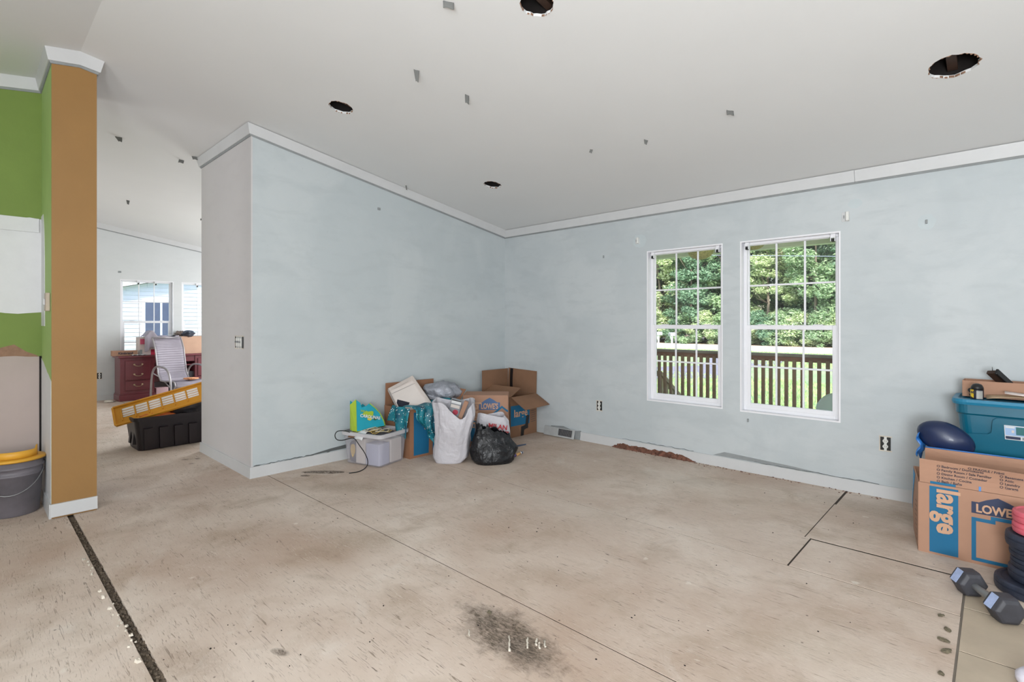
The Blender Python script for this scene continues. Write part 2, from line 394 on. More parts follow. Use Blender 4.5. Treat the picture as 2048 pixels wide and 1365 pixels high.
def clump(px, py, s, label, m, seed):
    p = on_z(px, py); rnd = random.Random(seed); b = MB()
    bm = bmesh.new(); bmesh.ops.create_icosphere(bm, subdivisions=2, radius=1)
    for v in bm.verts:
        d = .75 + .5 * nz(v.co, 1.6, seed); v.co = Vector((v.co.x * s * d * 1.5, v.co.y * s * d, max(-.0, v.co.z * s * d * .6 + s * .3)))
    b.add([v.co for v in bm.verts], [[v.index for v in f.verts] for f in bm.faces]); bm.free()
    tag(b.build('dirt_clump', m, None, (p.x, p.y, .0005), (0, 0, seed)), label, 'debris', 'dirt clumps on the floor')
M_clump = mat('grey_green_dirt', '6a6250', .95, var=.4, scale=60, bump=.5)
for i, (px, py, s, l) in enumerate(((1882, 1233, .012, 'small dark dirt clump nearest the dumbbell beside the tiles'), (1895, 1262, .015, 'dirt clump beside the tiles, second from the dumbbell'), (1887, 1283, .015, 'dirt clump beside the tiles, third from the dumbbell'), (1893, 1305, .016, 'larger grey dirt clump beside the tile grout line'), (1883, 1350, .012, 'dirt clump by the tiles at the bottom of the view'), (979, 1227, .012, 'green grey pebble on the upper edge of the dark floor stain'))):
    clump(px, py, s, l, M_clump, i + 1)
rnd = random.Random(11)
glue = MB()
for (px, py, h) in ((1018, 1289, 30), (1055, 1288, 22), (1072, 1285, 14), (1078, 1292, 12), (1089, 1289, 12), (938, 1268, 12)):
    a = on_z(px, py - h / 2); c = on_z(px + 1, py + h / 2)
    pts = [a.lerp(c, k / 8) + Vector((rnd.uniform(-.004, .004), 0, .001)) for k in range(9)]
    glue.tube(pts, [rnd.uniform(.002, .0055) for _ in pts], 6)
tag(glue.build('glue_streaks', M_chip), 'pale dried glue streaks on the dark floor stain', 'glue', kind='stuff')

# ------------------------------------------------------------ ceiling with real holes
HOLES = [(-3.497, 1.883, .085, 'leftmost recessed light hole with torn flap edge'), (-3.517, 3.456, .085, 'recessed light hole nearest the room corner'), (-.166, 3.481, .105, 'large ragged recessed light hole at the upper right'), (-1.652, 1.93, .085, 'recessed light hole cut off by the top of the view')]
def hole_poly(cx, cy, r, seed):
    rnd = random.Random(seed); return [(cx + r * (1 + rnd.uniform(-.09, .05)) * math.cos(a * math.pi / 14), cy + r * (1 + rnd.uniform(-.09, .05)) * math.sin(a * math.pi / 14)) for a in range(28)]
T = .014
b = MB(); b.prism([(YR, ceil_z(YR)), (YW + .13, HE - SL * .13), (YW + .13, HE - SL * .13 + T), (YR, ceil_z(YR) + T)], 'x', XF - .13, XR + .13)
cl = b.build('ceiling', M_ceil); struct(cl, 'vaulted white painted ceiling with round cut-outs')
cs = []
for i, (cx, cy, r, _) in enumerate(HOLES): cs.append(MB().prism(hole_poly(cx, cy, r, i), 'z', 2.3, 3.4).build('c', M_dark))
cut(cl, cs)
b = MB(); b.prism([(YR, ceil_z(YR)), (YR, ceil_z(YR) + T), (YB - .1, ceil_z(YB - .1) + T), (YB - .1, ceil_z(YB - .1))], 'x', XF - .13, XR + .13)
struct(b.build('ceiling', M_ceil), 'lower slope of the vaulted ceiling behind the ridge')
SLM = math.atan(-SL)
for i, (cx, cy, r, lab) in enumerate(HOLES):
    zc = ceil_z(cy)
    b = MB(); n = 28; rr = r + .035
    b.grid(lambda u, v: (rr * math.cos(u * 2 * math.pi), rr * math.sin(u * 2 * math.pi), T + .002 + v * .16), 28, 1, True); b.add([(rr * math.cos(k * math.pi / 14), rr * math.sin(k * math.pi / 14), T + .162) for k in range(28)], [list(range(28))])
    t = tag(b.build('light_hole', M_dark, cl, (cx, cy, zc), (SLM, 0, 0)), lab)
    b = MB(); b.box(-.03, .012, -rr * .9, rr * .9, .05, .14).build('joist', M_brn, t)
    rnd = random.Random(i + 40); b = MB()
    pol = hole_poly(0, 0, r, i)
    for k in range(28):
        if rnd.random() < .65:
            p, q = Vector((*pol[k], 0)), Vector((*pol[(k + 1) % 28], 0)); m = (p + q) / 2 * rnd.uniform(.93, 1.04)
            b.add([p * 1.02, q * 1.02, m + Vector((0, 0, -.004)), p * 1.0 + Vector((0, 0, .013)), q * 1.0 + Vector((0, 0, .013))], [(0, 1, 2), (0, 2, 3), (1, 4, 2), (2, 4, 3)])
    tag(b.build('torn_edge', M_paper, t), kind='stuff')
# peeling paper flaps hanging from the ceiling where fixtures were pulled
M_flap = mat('grey_paper_backing', '6c6d6b', .9, var=.1)
FL = [(833, 140, .07, .035, 'thin curled paper flap hanging from the ceiling, high above the long wall', .5), (934, 190, .06, .03, 'curled paper flap hanging just right of the thin one', 1.2), (1460, 221, .03, .045, 'small square grey flap hanging right of the middle of the ceiling', 0), (1292, 280, .035, .035, 'diamond shaped grey flap hanging above the left window', .8), (1183, 299, .03, .02, 'tiny torn white flap left of the diamond shaped one', .3), (812, 371, .05, .012, 'thin hooked strip hanging beside the sloping crown trim', .2),
      (237, 274, .045, .06, 'wedge shaped flap on the ceiling beside the tan column', .4), (363, 320, .035, .045, 'small flap above the back room, left of its neighbour by the stub wall', .9), (388, 313, .035, .045, 'small flap above the back room, nearest the stub wall corner', .2), (256, 401, .06, .04, 'small flap deep in the back room ceiling', 1.0), (404, 438, .03, .04, 'tiny flap half hidden behind the stub wall end', 1.0), (897, 3, .035, .055, 'square grey flap cut off by the top of the view', .3)]
for k, (px, py, h, w, lab, rz) in enumerate(FL):
    d = ray(px, py); t_ = (HE + SL * YW - CAM_H) / (d.z + SL * d.y); p = d * t_ + Vector((0, 0, CAM_H))
    rnd = random.Random(k); b = MB(); bend = rnd.uniform(.2, .7); tw = rnd.uniform(-.5, .5)
    def fn(u, v):
        ww = w * (1 - .55 * v * (k % 3 == 0)); x = (u - .5) * ww + tw * .02 * v; return (x, math.sin(v * 1.4) * h * bend * .6, .002 - v * h * .9 + .004 * math.sin(u * 5))
    b.grid(fn, 4, 6); o = b.build('paper_flap', M_flap, None, p, (0, 0, YAW + rz * .5), solid=.0015)
    tag(o, lab, 'paper flap', 'torn paper flaps on the ceiling')

# ------------------------------------------------------------ walls
WT = .13
def gable(y0, y1, axis_x0, axis_x1, m, name, lab):
    pts = [(y0, 0), (y1, 0), (y1, ceil_z(y1))]
    if y0 < YR < y1: pts.append((YR, ceil_z(YR)))
    pts.append((y0, ceil_z(y0)))
    return struct(MB().prism(pts, 'x', axis_x0, axis_x1).build(name, m), lab)
WIN = [(-2.503, -1.765, .512, 1.975), (-1.617, -.873, .508, 1.975)]
ww = struct(MB().prism([(YW, -.3), (YW + WT, -.3), (YW + WT, HE - SL * WT), (YW, HE)], 'x', XL - .01, XR).build('wall_window_side', M_win), 'blue grey patched wall with the two tall windows')
cut(ww, [MB().box(a, b_, YW - .2, YW + .4, c, d).build('c', M_dark) for (a, b_, c, d) in WIN])
wf = struct(MB().prism([(YW, -.3), (YW + WT, -.3), (YW + WT, HE - SL * WT), (YW, HE)], 'x', XF, XL - .01).build('wall_back_room_side', M_far), 'side wall of the back room behind the stub wall')
cut(wf, [MB().box(-9.6, -6.9, YW - .2, YW + .4, .5, 1.98).build('c', M_dark)])
FWIN = [(1.777, 2.545), (2.672, 3.44)]
wfar = gable(YB, YW + WT, XF - WT, XF, M_far, 'wall_back', 'pale end wall of the back room with two windows')
cut(wfar, [MB().box(XF - .4, XF + .2, a, b_, .54, 2.01).build('c', M_dark) for (a, b_) in FWIN])
# closet block: its long face is the blue grey left wall, its end the pale stub wall
gable(YS + .012, YW, XS2 + .012, XL, M_blue, 'wall_left', 'long blue grey patched wall left of the corner')
struct(MB().prism([(XS2, 0), (XL - .0005, 0), (XL - .0005, ceil_z(YS)), (XS2, ceil_z(YS))], 'y', YS, YS + .012).build('wall_stub', M_stub), 'narrow pale end face of the long wall with switches')
gable(YS + .012, YW, XS2, XS2 + .012, M_far, 'wall_closet_rear', 'rear face of the closet block, toward the back room')
struct(MB().box(XR, XR + WT, YB, YW + WT, 0, 3.2).build('wall_right', M_win), 'right wall outside the view')
struct(MB().box(XF, XR, YB - WT, YB, 0, 3.2).build('wall_rear', M_win), 'rear wall behind the camera')
# green kitchen wall with stripped patches
gable(YB, .38, XG - .1, XG, M_green, 'wall_green', 'green painted kitchen wall with stripped patches')
bz = 2.045
b = MB(); n = 40
def ragged(y0, y1, z0, z1, dz0, dz1, seed, x=XG, th=.003, m=M_white, name='wall_patch', par=None):
    b = MB(); N = 60; vs = []; fs = []
    for i in range(N + 1):
        y = y0 + (y1 - y0) * i / N
        a = z0 + dz0 * nz((y * 6, seed, 0)) * 1.6; c = z1 + dz1 * nz((y * 7, seed + 9, 0)) * 1.6
        vs += [(x, y, a), (x + th, y, a), (x + th, y, c), (x, y, c)]
    for i in range(N):
        o = i * 4
        for k in range(4): fs.append((o + k, o + 4 + k, o + 4 + (k + 1) % 4, o + (k + 1) % 4))
    fs += [(0, 1, 2, 3), (N * 4 + 3, N * 4 + 2, N * 4 + 1, N * 4)]
    b.add(vs, fs); return b.build(name, m, par)
wp = thing('trim_1', 'stripped kitchen backsplash area of white primer and bare wallboard', None, kind='structure')
ragged(-3.4, .379, 1.345, 2.03, .012, .03, 1, par=wp, name='primer_patch')
MB().box(XG + .003, XG + .018, -3.4, .365, 1.93, 2.03).build('backing_strip', M_white, wp)
ragged(-3.4, .36, 1.0, 1.075, .0, .05, 5, th=.002, m=M_paper, par=wp, name='torn_paper')
ragged(-3.4, .37, 0, 1.03, 0, .006, 8, th=.006, m=M_bare, par=wp, name='bare_board')
MB().box(XG + .006, XG + .012, .367, .38, 0, 1.03).build('dark_joint', M_dark, wp)
# column
colm = thing('trim_2', 'full height tan column end with green side face', None, kind='structure')
def colpoly(z0): return
MB().prism([(.380, 0), (.6105, 0), (.6105, ceil_z(.6105)), (YR, ceil_z(YR)), (.380, ceil_z(.380))], 'x', -4.470, -4.460).build('tan_face', M_tan, colm)
MB().prism([(.384, 0), (.6105, 0), (.6105, ceil_z(.6105)), (YR, ceil_z(YR)), (.384, ceil_z(.384))], 'x', XG - .1, -4.470).build('column_core', M_stub, colm)
MB().box(XG, -4.4705, .380, .384, 0, ceil_z(.38)).build('green_side', M_lgreen, colm)
b = MB(); vs = []; fs = []; N = 40
for i in range(N + 1):
    z = 1.25 + .8 * i / N; e = -4.86 + .03 * nz((z * 5, 3, 0)) + .10 * (i / N) ** 4 * -1
    vs += [(XG, .379, z), (e, .379, z)]
for i in range(N): fs.append((2 * i, 2 * i + 1, 2 * i + 3, 2 * i + 2))
b.add(vs, fs).build('primer_patch', M_white, colm, solid=.002)
b = MB(); vs = []; fs = []
for i in range(N + 1):
    x = XG + (-4.475 - XG) * i / N; vs += [(x, .379, 0), (x, .379, 1.02 - .13 * i / N + .02 * nz((x * 9, 5, 0)))]
for i in range(N): fs.append((2 * i, 2 * i + 2, 2 * i + 3, 2 * i + 1))
b.add(vs, fs).build('primer_patch', M_white, colm, solid=.002)
t = thing('switch_plate', 'beige switch plate on the green side of the column', 'switch', (-4.57, .379, 1.41))
MB().cbox(-.045, .045, -.022, 0, -.06, .06, .003).build('plate', mat('beige_plate', 'b8a898', .5), t)
MB().cbox(-.012, .012, -.032, -.022, -.02, .02, .002).build('toggle', M_trim, t)

# trims
def run(name, p0, p1, out, h, tb, tt, m=M_trim, up=0, par=None, kind=True, e0=0, e1=0):
    """strip of trim along p0-p1 hugging a wall; out points into the room"""
    p0, p1, out = Vector(p0), Vector(p1), Vector(out); d = (p1 - p0); d.z = 0; d.normalize()
    def ring(p, e): return [p, p - Vector((0, 0, h)), p - Vector((0, 0, h)) + out * tb + d * e * tb, p + out * tt + d * e * tt]
    a, c = ring(p0, -e0), ring(p1, e1)
    o = MB().add(a + c, [(0, 1, 2, 3), (7, 6, 5, 4), (0, 4, 5, 1), (1, 5, 6, 2), (2, 6, 7, 3), (3, 7, 4, 0)]).build(name, m, par)
    if kind: struct(o)
    return o
def crown(n, p0, p1, out, lab, e0=0, e1=0):
    t = thing('trim_%d' % n, lab, None, kind='structure')
    run('crown_board', p0, p1, out, .082, .018, .038, par=t, kind=False, e0=e0, e1=e1)
    dz = Vector((0, 0, .082)); run('crown_shadow_lip', Vector(p0) - dz, Vector(p1) - dz, out, .014, .006, .012, M_grey, par=t, kind=False, e0=e0, e1=e1)  # grey of the lip paints the shadow line under the crown
Z = ceil_z
b = -.005
crown(3, (XL, YW, HE), (-.78, YW, HE), (0, -1, 0), 'white crown trim along the window wall, left length')
crown(4, (-.778, YW, HE), (XR, YW, HE), (0, -1, 0), 'white crown trim along the window wall, right length')
crown(5, (XL, YS, Z(YS)), (XL, YW, HE), (1, 0, 0), 'white crown trim sloping down the long left wall', e0=1)
crown(6, (XL, YS, Z(YS)), (XS2, YS, Z(YS)), (0, -1, 0), 'white crown trim over the stub wall', e0=1, e1=1)
crown(7, (XF, YR, Z(YR)), (XF, YW, HE), (1, 0, 0), 'white crown trim of the back room end wall')
crown(8, (-4.46, YR, Z(YR)), (-4.46, .6105, Z(.6105)), (1, 0, 0), 'crown trim of the column, right of the ridge', e1=1)
crown(9, (-4.46, .380, Z(.380)), (-4.46, YR, Z(YR)), (1, 0, 0), 'crown trim of the column, left of the ridge', e0=1)
crown(10, (-4.46, .380, Z(.380)), (XG, .380, Z(.380)), (0, -1, 0), 'crown trim on the green side of the column', e0=1)
crown(11, (XG, YB, Z(YB)), (XG, .380, Z(.380)), (1, 0, 0), 'crown trim on the green kitchen wall')
crown(12, (-4.46, .6105, Z(.6105)), (XG - .1, .6105, Z(.6105)), (0, 1, 0), 'crown trim on the hidden side of the column', e0=1)
run('baseboard_left', (XL, YS, .092), (XL, YW, .092), (1, 0, 0), .092, .014, .012, e0=1)
run('baseboard_stub', (XL, YS, .092), (XS2, YS, .092), (0, -1, 0), .092, .014, .012, e0=1, e1=1)
run('baseboard_back', (XF, YB, .085), (XF, YW, .085), (1, 0, 0), .085, .014, .012)
run('baseboard_column', (-4.46, .372, .095), (-4.46, .6125, .095), (1, 0, 0), .083, .016, .013, e0=0, e1=0)
run('baseboard_green', (-4.46, .380, .095), (XG, .380, .095), (0, -1, 0), .095, .013, .012)
# window-wall baseboard, rotted away along part of its foot
RX0, RX1 = -2.88, -2.02
base = thing('baseboard_window_side', 'white baseboard of the window wall, rotted through along its foot', None, kind='structure')
run('board', (-3.29, YW, .09), (RX0, YW, .09), (0, -1, 0), .09, .014, .012, par=base, kind=False)
run('board', (RX1, YW, .09), (XR, YW, .09), (0, -1, 0), .09, .014, .012, par=base, kind=False)
N = 60; vs = []; fs = []
for i in range(N + 1):
    x = RX0 + (RX1 - RX0) * i / N; z = .045 + .02 * nz((x * 14, 2, 0)) + .01 * nz((x * 40, 7, 0)); z = z * min(1, i / 5, (N - i) / 8 + .05)
    vs += [(x, YW, .09), (x, YW - .013, .09), (x, YW - .014, z), (x, YW, z)]
for i in range(N):
    for k in range(4): o = 4 * i; fs.append((o + k, o + 4 + k, o + 4 + (k + 1) % 4, o + (k + 1) % 4))
MB().add(vs, fs).build('rotted_board', M_trim, base)
b = MB(); b.grid(lambda u, v: (RX0 - .03 + (RX1 - RX0 + .08) * u, YW - .005 - .03 * (1 - v) ** 1.3 * (1 + .9 * nz((u * 40, v * 6, 1))) * min(1, u * 20, (1 - u) * 12), .0 + v * .062 * (1 + .5 * nz((u * 60, 3, v * 3))) * min(1, u * 10, (1 - u) * 5 + .1)), 160, 8)
b.build('rotten_wood', M_rot, base)
# cracked caulk and old paint edges above the baseboards
def caulk(pts, par, m, r, seed):
    rnd = random.Random(seed); b = MB(); b.tube([Vector(p) + Vector((0, 0, rnd.uniform(-.004, .004))) for p in pts], [r * rnd.uniform(.25, 1) for _ in pts], 5); return b.build('caulk_crack', m, par)
M_crk = mat('dark_caulk_crack', '5d6060', .9)
caulk([(RX0 + .1 + i * .03, YW - .001, .096) for i in range(26)], base, M_crk, .003, 1)
caulk([(-1.5 + i * .03, YW - .001, .094) for i in range(30)], base, M_crk, .003, 2)
tt_ = thing('trim_13', 'broken grey caulk line above the left baseboard', None, kind='structure')
caulk([(XL + .001, YS + .02 + i * .02, .097) for i in range(34)], tt_, M_crk, .0045, 3)
MB().prism([(2.05, .094), (2.45, .10), (2.45, .135), (2.28, .122)], 'x', XL, XL + .002).build('bare_patch', M_crk, tt_)
MB().prism([(-1.85, .094), (-.95, .092), (-1.2, .112), (-1.75, .135)], 'y', YW - .0015, YW).build('bare_patch', M_grey, base)

# ------------------------------------------------------------ windows
def window(name, label, w, h, loc, rz, midz, brackets=(0, 1), plain=False):
    """local x along the wall, local y outward, origin at the opening's lower left on the inner wall face"""
    t = thing(name, label, None, loc, rz, kind='structure')
    b = MB(); j = .012
    b.box(0, j, 0, WT, 0, h).box(w - j, w, 0, WT, 0, h).box(j, w - j, 0, WT, 0, j).box(j, w - j, 0, WT, h - j, h)
    b.build('jamb', M_vinyl, t)
    f = .028; y0, y1 = .055, .105
    b = MB(); b.cbox(j, j + f, y0, y1, j, h - j, .003).cbox(w - j - f, w - j, y0, y1, j, h - j, .003).cbox(j + f, w - j - f, y0, y1, j, j + f, .003).cbox(j + f, w - j - f, y0, y1, h - j - .014, h - j, .003)
    b.cbox(j + .01, w - j - .01, y0 - .012, y0, h - j - .022, h - j, .003)
    b.build('frame', M_vinyl, t)
    def sash(nm, z0, z1, ya, yb, sw, bt, tp):
        x0, x1 = j + f * .6, w - j - f * .6
        b = MB(); b.cbox(x0, x0 + sw, ya, yb, z0, z1, .003).cbox(x1 - sw, x1, ya, yb, z0, z1, .003).cbox(x0 + sw, x1 - sw, ya, yb, z0, z0 + bt, .003).cbox(x0 + sw, x1 - sw, ya, yb, z1 - tp, z1, .003)
        s = b.build(nm, M_vinyl, t)
        gx0, gx1, gz0, gz1 = x0 + sw, x1 - sw, z0 + bt, z1 - tp; ym = (ya + yb) / 2; mw = .0075
        cx = [gx0 + (gx1 - gx0) * k / 3 for k in range(4)]; cz = [gz0, (gz0 + gz1) / 2, gz1]
        for k in (1, 2): MB().cbox(cx[k] - mw, cx[k] + mw, ym - .006, ym + .006, gz0, gz1, .002).build('muntin', M_vinyl, s)
        MB().cbox(gx0, gx1, ym - .0055, ym + .0055, cz[1] - mw, cz[1] + mw, .002).build('muntin', M_vinyl, s)
        for a in range(3):
            for c in range(2):
                p = MB().add([(cx[a], ym, cz[c]), (cx[a + 1], ym, cz[c]), (cx[a + 1], ym, cz[c + 1]), (cx[a], ym, cz[c + 1])], [(0, 1, 2, 3)]).build('pane', M_glass, s)
        return s
    sash('upper_sash', midz - .015, h - j - .010, .082, .10, .022, .028, .014)
    lo = sash('lower_sash', j + .012, midz + .02, .058, .080, .038, .05, .038)
    for k in (.22, .78):
        MB().cbox(w * k - .035, w * k + .035, .05, .062, midz + .018, midz + .026, .002).build('latch', M_vinyl, lo)
    for k in brackets:
        x = .05 if k == 0 else w - .055
        if plain: x = w * (.33 if k == 0 else .66)
        br = MB().cbox(x - .018, x + .018, .02, .054, h - .045, h - .012, .003).box(x - .016, x - .012, .01, .054, h - .07, h - .03).box(x + .012, x + .016, .01, .054, h - .07, h - .03).build('blind_bracket', M_vinyl, t)
        MB().cbox(x - .009, x + .009, .012, .04, h - .075, h - .05, .002).build('clip', M_blk, br)
    return t
window('window_1', 'left white sash window of the window wall, six over six grilles', .738, 1.463, (WIN[0][0], YW, .512), 0, .722)
window('window_2', 'right white sash window of the window wall, six over six grilles', .744, 1.467, (WIN[1][0], YW, .508), 0, .726)
window('window_3', 'left window of the back room behind the draped boxes', .768, 1.47, (XF, FWIN[0][0], .54), R(90), .75, plain=True)
window('window_4', 'right window of the back room, half hidden by the stub wall', .768, 1.47, (XF, FWIN[1][0], .54), R(90), .75, plain=True)
window('window_5', 'wide window of the back room side wall, hidden behind the stub wall', 2.7, 1.48, (-9.6, YW, .5), 0, .73, plain=True)

# ------------------------------------------------------------ wall fittings
def outlet(px, py, plane, rz, label, gang=1, bare=False, loc=None):
    t = thing('wall_outlet' if gang == 1 else 'switch_box', label, 'outlet' if gang == 1 else 'switch', loc, rz)
    w = .027 * gang + .006 * (gang - 1)
    b = MB(); b.box(-w - .004, w + .004, -.001, .001, -.05, .05); b.build('box_opening', M_blk, t)
    b = MB(); b.box(-w - .012, w + .012, -.002, -.0002, -.056, -.048).box(-w - .012, w + .012, -.002, -.0002, .048, .056).box(-w - .010, -w - .004, -.002, -.0002, -.05, .05); b.build('cut_edge', M_chip, t)
    for g in range(gang):
        cx = (g - (gang - 1) / 2) * .046 if gang > 1 else 0
        b = MB()
        if gang == 1:
            for s_ in (-1, 1):
                n = 14; ring = [(cx + .0165 * math.cos(2 * math.pi * k / n), .0145 * math.sin(2 * math.pi * k / n) + s_ * .0195) for k in range(n)]
                b.prism(ring, 'y', -.012, -.001)
            b.box(cx - .008, cx + .008, -.008, -.001, -.05, .05)
            rec = b.build('receptacle', M_plug, t)
            b = MB()
            for s_ in (-1, 1): b.box(cx - .007, cx - .005, -.0125, -.012, s_ * .0195 - .003, s_ * .0195 + .005).box(cx + .005, cx + .007, -.0125, -.012, s_ * .0195 - .003, s_ * .0195 + .005)
            tag(b.build('slots', M_blk, rec), kind='stuff')
        else:
            b.cbox(cx - .016, cx + .016, -.010, -.001, -.035, .035, .002); b.box(cx - .007, cx + .007, -.006, -.001, -.052, .052)
            sw = b.build('switch', M_plug, t); MB().cbox(cx - .005, cx + .005, -.022, -.01, -.004, .012, .002).build('toggle', M_metal, sw)
    return t
outlet(0, 0, 0, 0, 'uncovered outlet on the window wall beside the left window', loc=(-3.053, YW - .001, .40))
outlet(0, 0, 0, 0, 'uncovered outlet with chipped edges right of the right window', loc=(-.593, YW - .001, .395))
outlet(0, 0, 0, R(90), 'uncovered outlet low on the back room wall beside the column', loc=(XF + .001, 1.50, .405))
outlet(0, 0, 0, 0, 'uncovered triple switch box on the stub wall', gang=3, loc=(-4.698, YS - .001, 1.107))
def bracket(x, z, label, s=1):
    t = thing('curtain_bracket', label, 'bracket', (x, YW, z))
    MB().cbox(-.022 * s, .022 * s, -.004, 0, -.03 * s, .03 * s, .001).build('plate', M_trim, t)
    MB().cbox(.004, .02 * s, -.03 * s, -.004, -.028 * s, .028 * s, .002).build('holder', M_plug, t)
    MB().box(-.016, -.010, -.006, -.004, -.012, .012).build('screw_slot', M_grey, t)
bracket(-2.605, 2.089, 'small white curtain bracket above left of the left window')
bracket(-.838, 2.077, 'white curtain bracket above right of the right window', 1.2)
def patch(x, z, rx, rz_, label):
    b = MB(); N = 24; b.prism([(rx * (1 + .2 * nz((k, x, z), .8)) * math.cos(2 * math.pi * k / N), rz_ * (1 + .2 * nz((k, z, x), .8)) * math.sin(2 * math.pi * k / N)) for k in range(N)], 'y', -.0008, 0)
    tag(b.build('plaster_patch', M_win2, None, (x, YW, z)), label, 'plaster patch', 'plaster patches on the window wall')
M_win2 = mat('filler_on_blue_paint', 'bcc5c8', .6, var=.04)
patch(-2.585, 2.085, .075, .065, 'round plaster patch behind the left curtain bracket'); patch(-.36, 1.975, .05, .055, 'round plaster patch high on the wall right of the right window'); patch(-.78, 2.17, .045, .035, 'plaster patch above the right curtain bracket')
for i, (p, lab) in enumerate((((-3.0, YW, 1.965), 'nail left of the left window'), ((-.36, YW - .001, 1.975), 'screw left in the round plaster patch'), ((-1.55, YW, .44), 'tiny nail hole below the gap between the windows'))):
    tag(MB().cbox(-.006, .006, -.012, .0, -.014, .014, .002).build('wall_nail', M_grey, None, p), lab, 'nail')
tag(MB().cbox(-.002, .006, -.016, .016, -.012, .012, .002).build('wall_anchor', M_grey, None, (XL, 2.794, 2.398)), 'small wall anchor high on the long left wall', 'anchor')
tag(MB().cbox(0, .008, -.02, .02, -.015, .015, .002).build('wall_anchor', M_grey, None, (XF, 1.77, 2.13)), 'small anchor above the left back room window', 'anchor')
# heating register at the foot of the window wall
t = thing('wall_register', 'bent white metal heating register leaning at the foot of the window wall', 'register', (-3.55, YW, 0)); 
MB().prism([(-.23, 0), (.24, 0), (.26, .10), (.16, .085), (.02, .12), (-.15, .105)], 'y', -.006, 0).build('bare_wall_patch', M_grey, t)
Mx = Matrix.Translation((0, -.05, .002)) @ Matrix.Rotation(R(-14), 4, 'X')
b = MB(); b.cbox(-.22, .20, -.012, 0, 0, .018, .002, Mx).cbox(-.22, -.02, -.012, 0, .018, .10, .002, Mx).cbox(-.02, .20, -.012, 0, .09, .10, .002, Mx).cbox(.17, .20, -.012, 0, .018, .09, .002, Mx); b.build('plate', mat('worn_white_metal', 'b9bcbc', .45, .2), t)
b = MB(); b.box(-.02, .17, -.004, 0, .018, .09, Mx).build('duct_opening', M_blk, t)
b = MB()
for k in range(11): b.box(-.015 + k * .017, -.009 + k * .017, -.010, -.004, .02, .088, Mx)
b.build('grille', M_metal, t)
# power cord outside etc. come later

# ------------------------------------------------------------ outdoors: ground, road, porch
GZ = -.6
M_grass = mat('lawn', '7fae4a', .9, var=.35, scale=1.8, bump=.6, bscale=40)
def grassy():
    t = NT('lawn_grass'); v = t.coord('Object')
    c = t.mix(t.ramp(t.noise(v, .35, 5, .6), [(.4, (0, 0, 0)), (.6, (1, 1, 1))]), srgb('8cb670'), srgb('b4cc8c'))
    c = t.mix(t.ramp(t.noise(v, 9, 4, .8), [(.35, (0, 0, 0)), (.7, (1, 1, 1))]), c, srgb('cadcae')); t.color(c); t.b.inputs['Roughness'].default_value = .9
    t.bump(t.noise(v, 14, 5, .8), .9, .08); return t.m
M_lawn = grassy(); M_road = mat('pale_concrete_road', 'dcd8d4', .9, var=.05, scale=.8); M_drive = mat('grey_gravel_drive', '8b8a94', .95, var=.14, scale=2.2, bump=.4, bscale=30); M_soil = mat('leaf_litter', '9a8066', .95, var=.3, scale=2)
struct(MB().box(-90, 60, -60, 36.0, GZ - .2, GZ).build('lawn', M_lawn), 'sunny lawn between the porch and the road')
struct(MB().box(-90, 60, 36.0, 44.6, GZ - .2, GZ + .012).build('road', M_road), 'pale road beyond the lawn')
struct(MB().box(-90, 60, 44.6, 80, GZ - .2, GZ + .03).build('forest_floor', M_soil), 'leafy forest floor beyond the road')
dp = [on_z(*q, GZ) for q in ((1200, 741), (1330, 735), (1400, 733), (1425, 715), (1572, 713.5), (1562, 728), (1500, 736), (1441, 757), (1200, 760))]
struct(MB().prism([(p.x, p.y) for p in dp], 'z', GZ - .05, GZ + .03).build('driveway', M_drive), 'grey gravel driveway curving across the lawn')
rnd = random.Random(21); vs = []; fs = []
for k in range(26000):
    y = 8 + 27 * rnd.random() ** 1.6; x = -y * .62 + rnd.random() * y * .56
    if any(abs(y - q[1]) < q[3] and abs(x - q[0]) < q[2] for q in ((-6.5, 21.3, 14, 3.0), (-13, 27, 4.0, 5.5))): continue
    h = rnd.uniform(.03, .075) * (1 + y / 30); a = rnd.random() * 3.1; w = .012 * (1 + y / 14); lx, ly = rnd.uniform(-.02, .02), rnd.uniform(-.02, .02)
    o = len(vs); vs += [(x - w * math.cos(a), y - w * math.sin(a), GZ), (x + w * math.cos(a), y + w * math.sin(a), GZ), (x + lx, y + ly, GZ + h)]; fs.append((o, o + 1, o + 2))
tag(MB().add(vs, fs).build('grass', mat('grass_blades', 'a9c682', .8, var=.35, scale=3)), 'short sunlit grass blades on the lawn beyond the porch', 'grass', kind='stuff')

M_wood = mat('weathered_brown_porch_wood', '94765a', .85, var=.25, scale=7, bump=.3, bscale=30)
M_rail = mat('reddish_brown_rail_wood', '946a50', .8, var=.2, scale=6, bump=.2)
M_cream = mat('cream_soffit_paint', 'f0f3d6', .6, var=.04)
YRL = 7.0
dk = thing('deck', 'wooden porch deck below the windows', None, (0, 0, 0), kind='structure')
for k in range(16): MB().cbox(-6.5, 2.6, YW + WT + .01 + k * .15, YW + WT + .01 + k * .15 + .142, -.07, -.04, .003).build('deck_board', M_wood, dk)
MB().box(-6.5, 2.6, YW + WT + .02, YRL + .1, -.25, -.072).build('deck_frame', M_wood, dk)
for x in (-6.4, -3.6, -.2, 2.5): MB().box(x - .05, x + .05, YRL - .1, YRL, GZ, -.25).build('deck_post', M_wood, dk)
rl = thing('porch_railing', 'brown wooden porch railing with square balusters outside the windows', 'railing', (-3.4, YRL, -.04))
MB().cbox(-.42, 6.0, -.07, .07, .895, .93, .005).build('top_rail', mat('grey_weathered_rail_cap', '94887c', .85, var=.2, scale=8), rl)
MB().cbox(-.42, 6.0, -.019, .019, .835, .893, .003).build('under_rail', M_rail, rl)
MB().cbox(-.42, 6.0, -.019, .019, .06, .10, .003).build('bottom_rail', M_rail, rl)
bal = None
n0 = 0
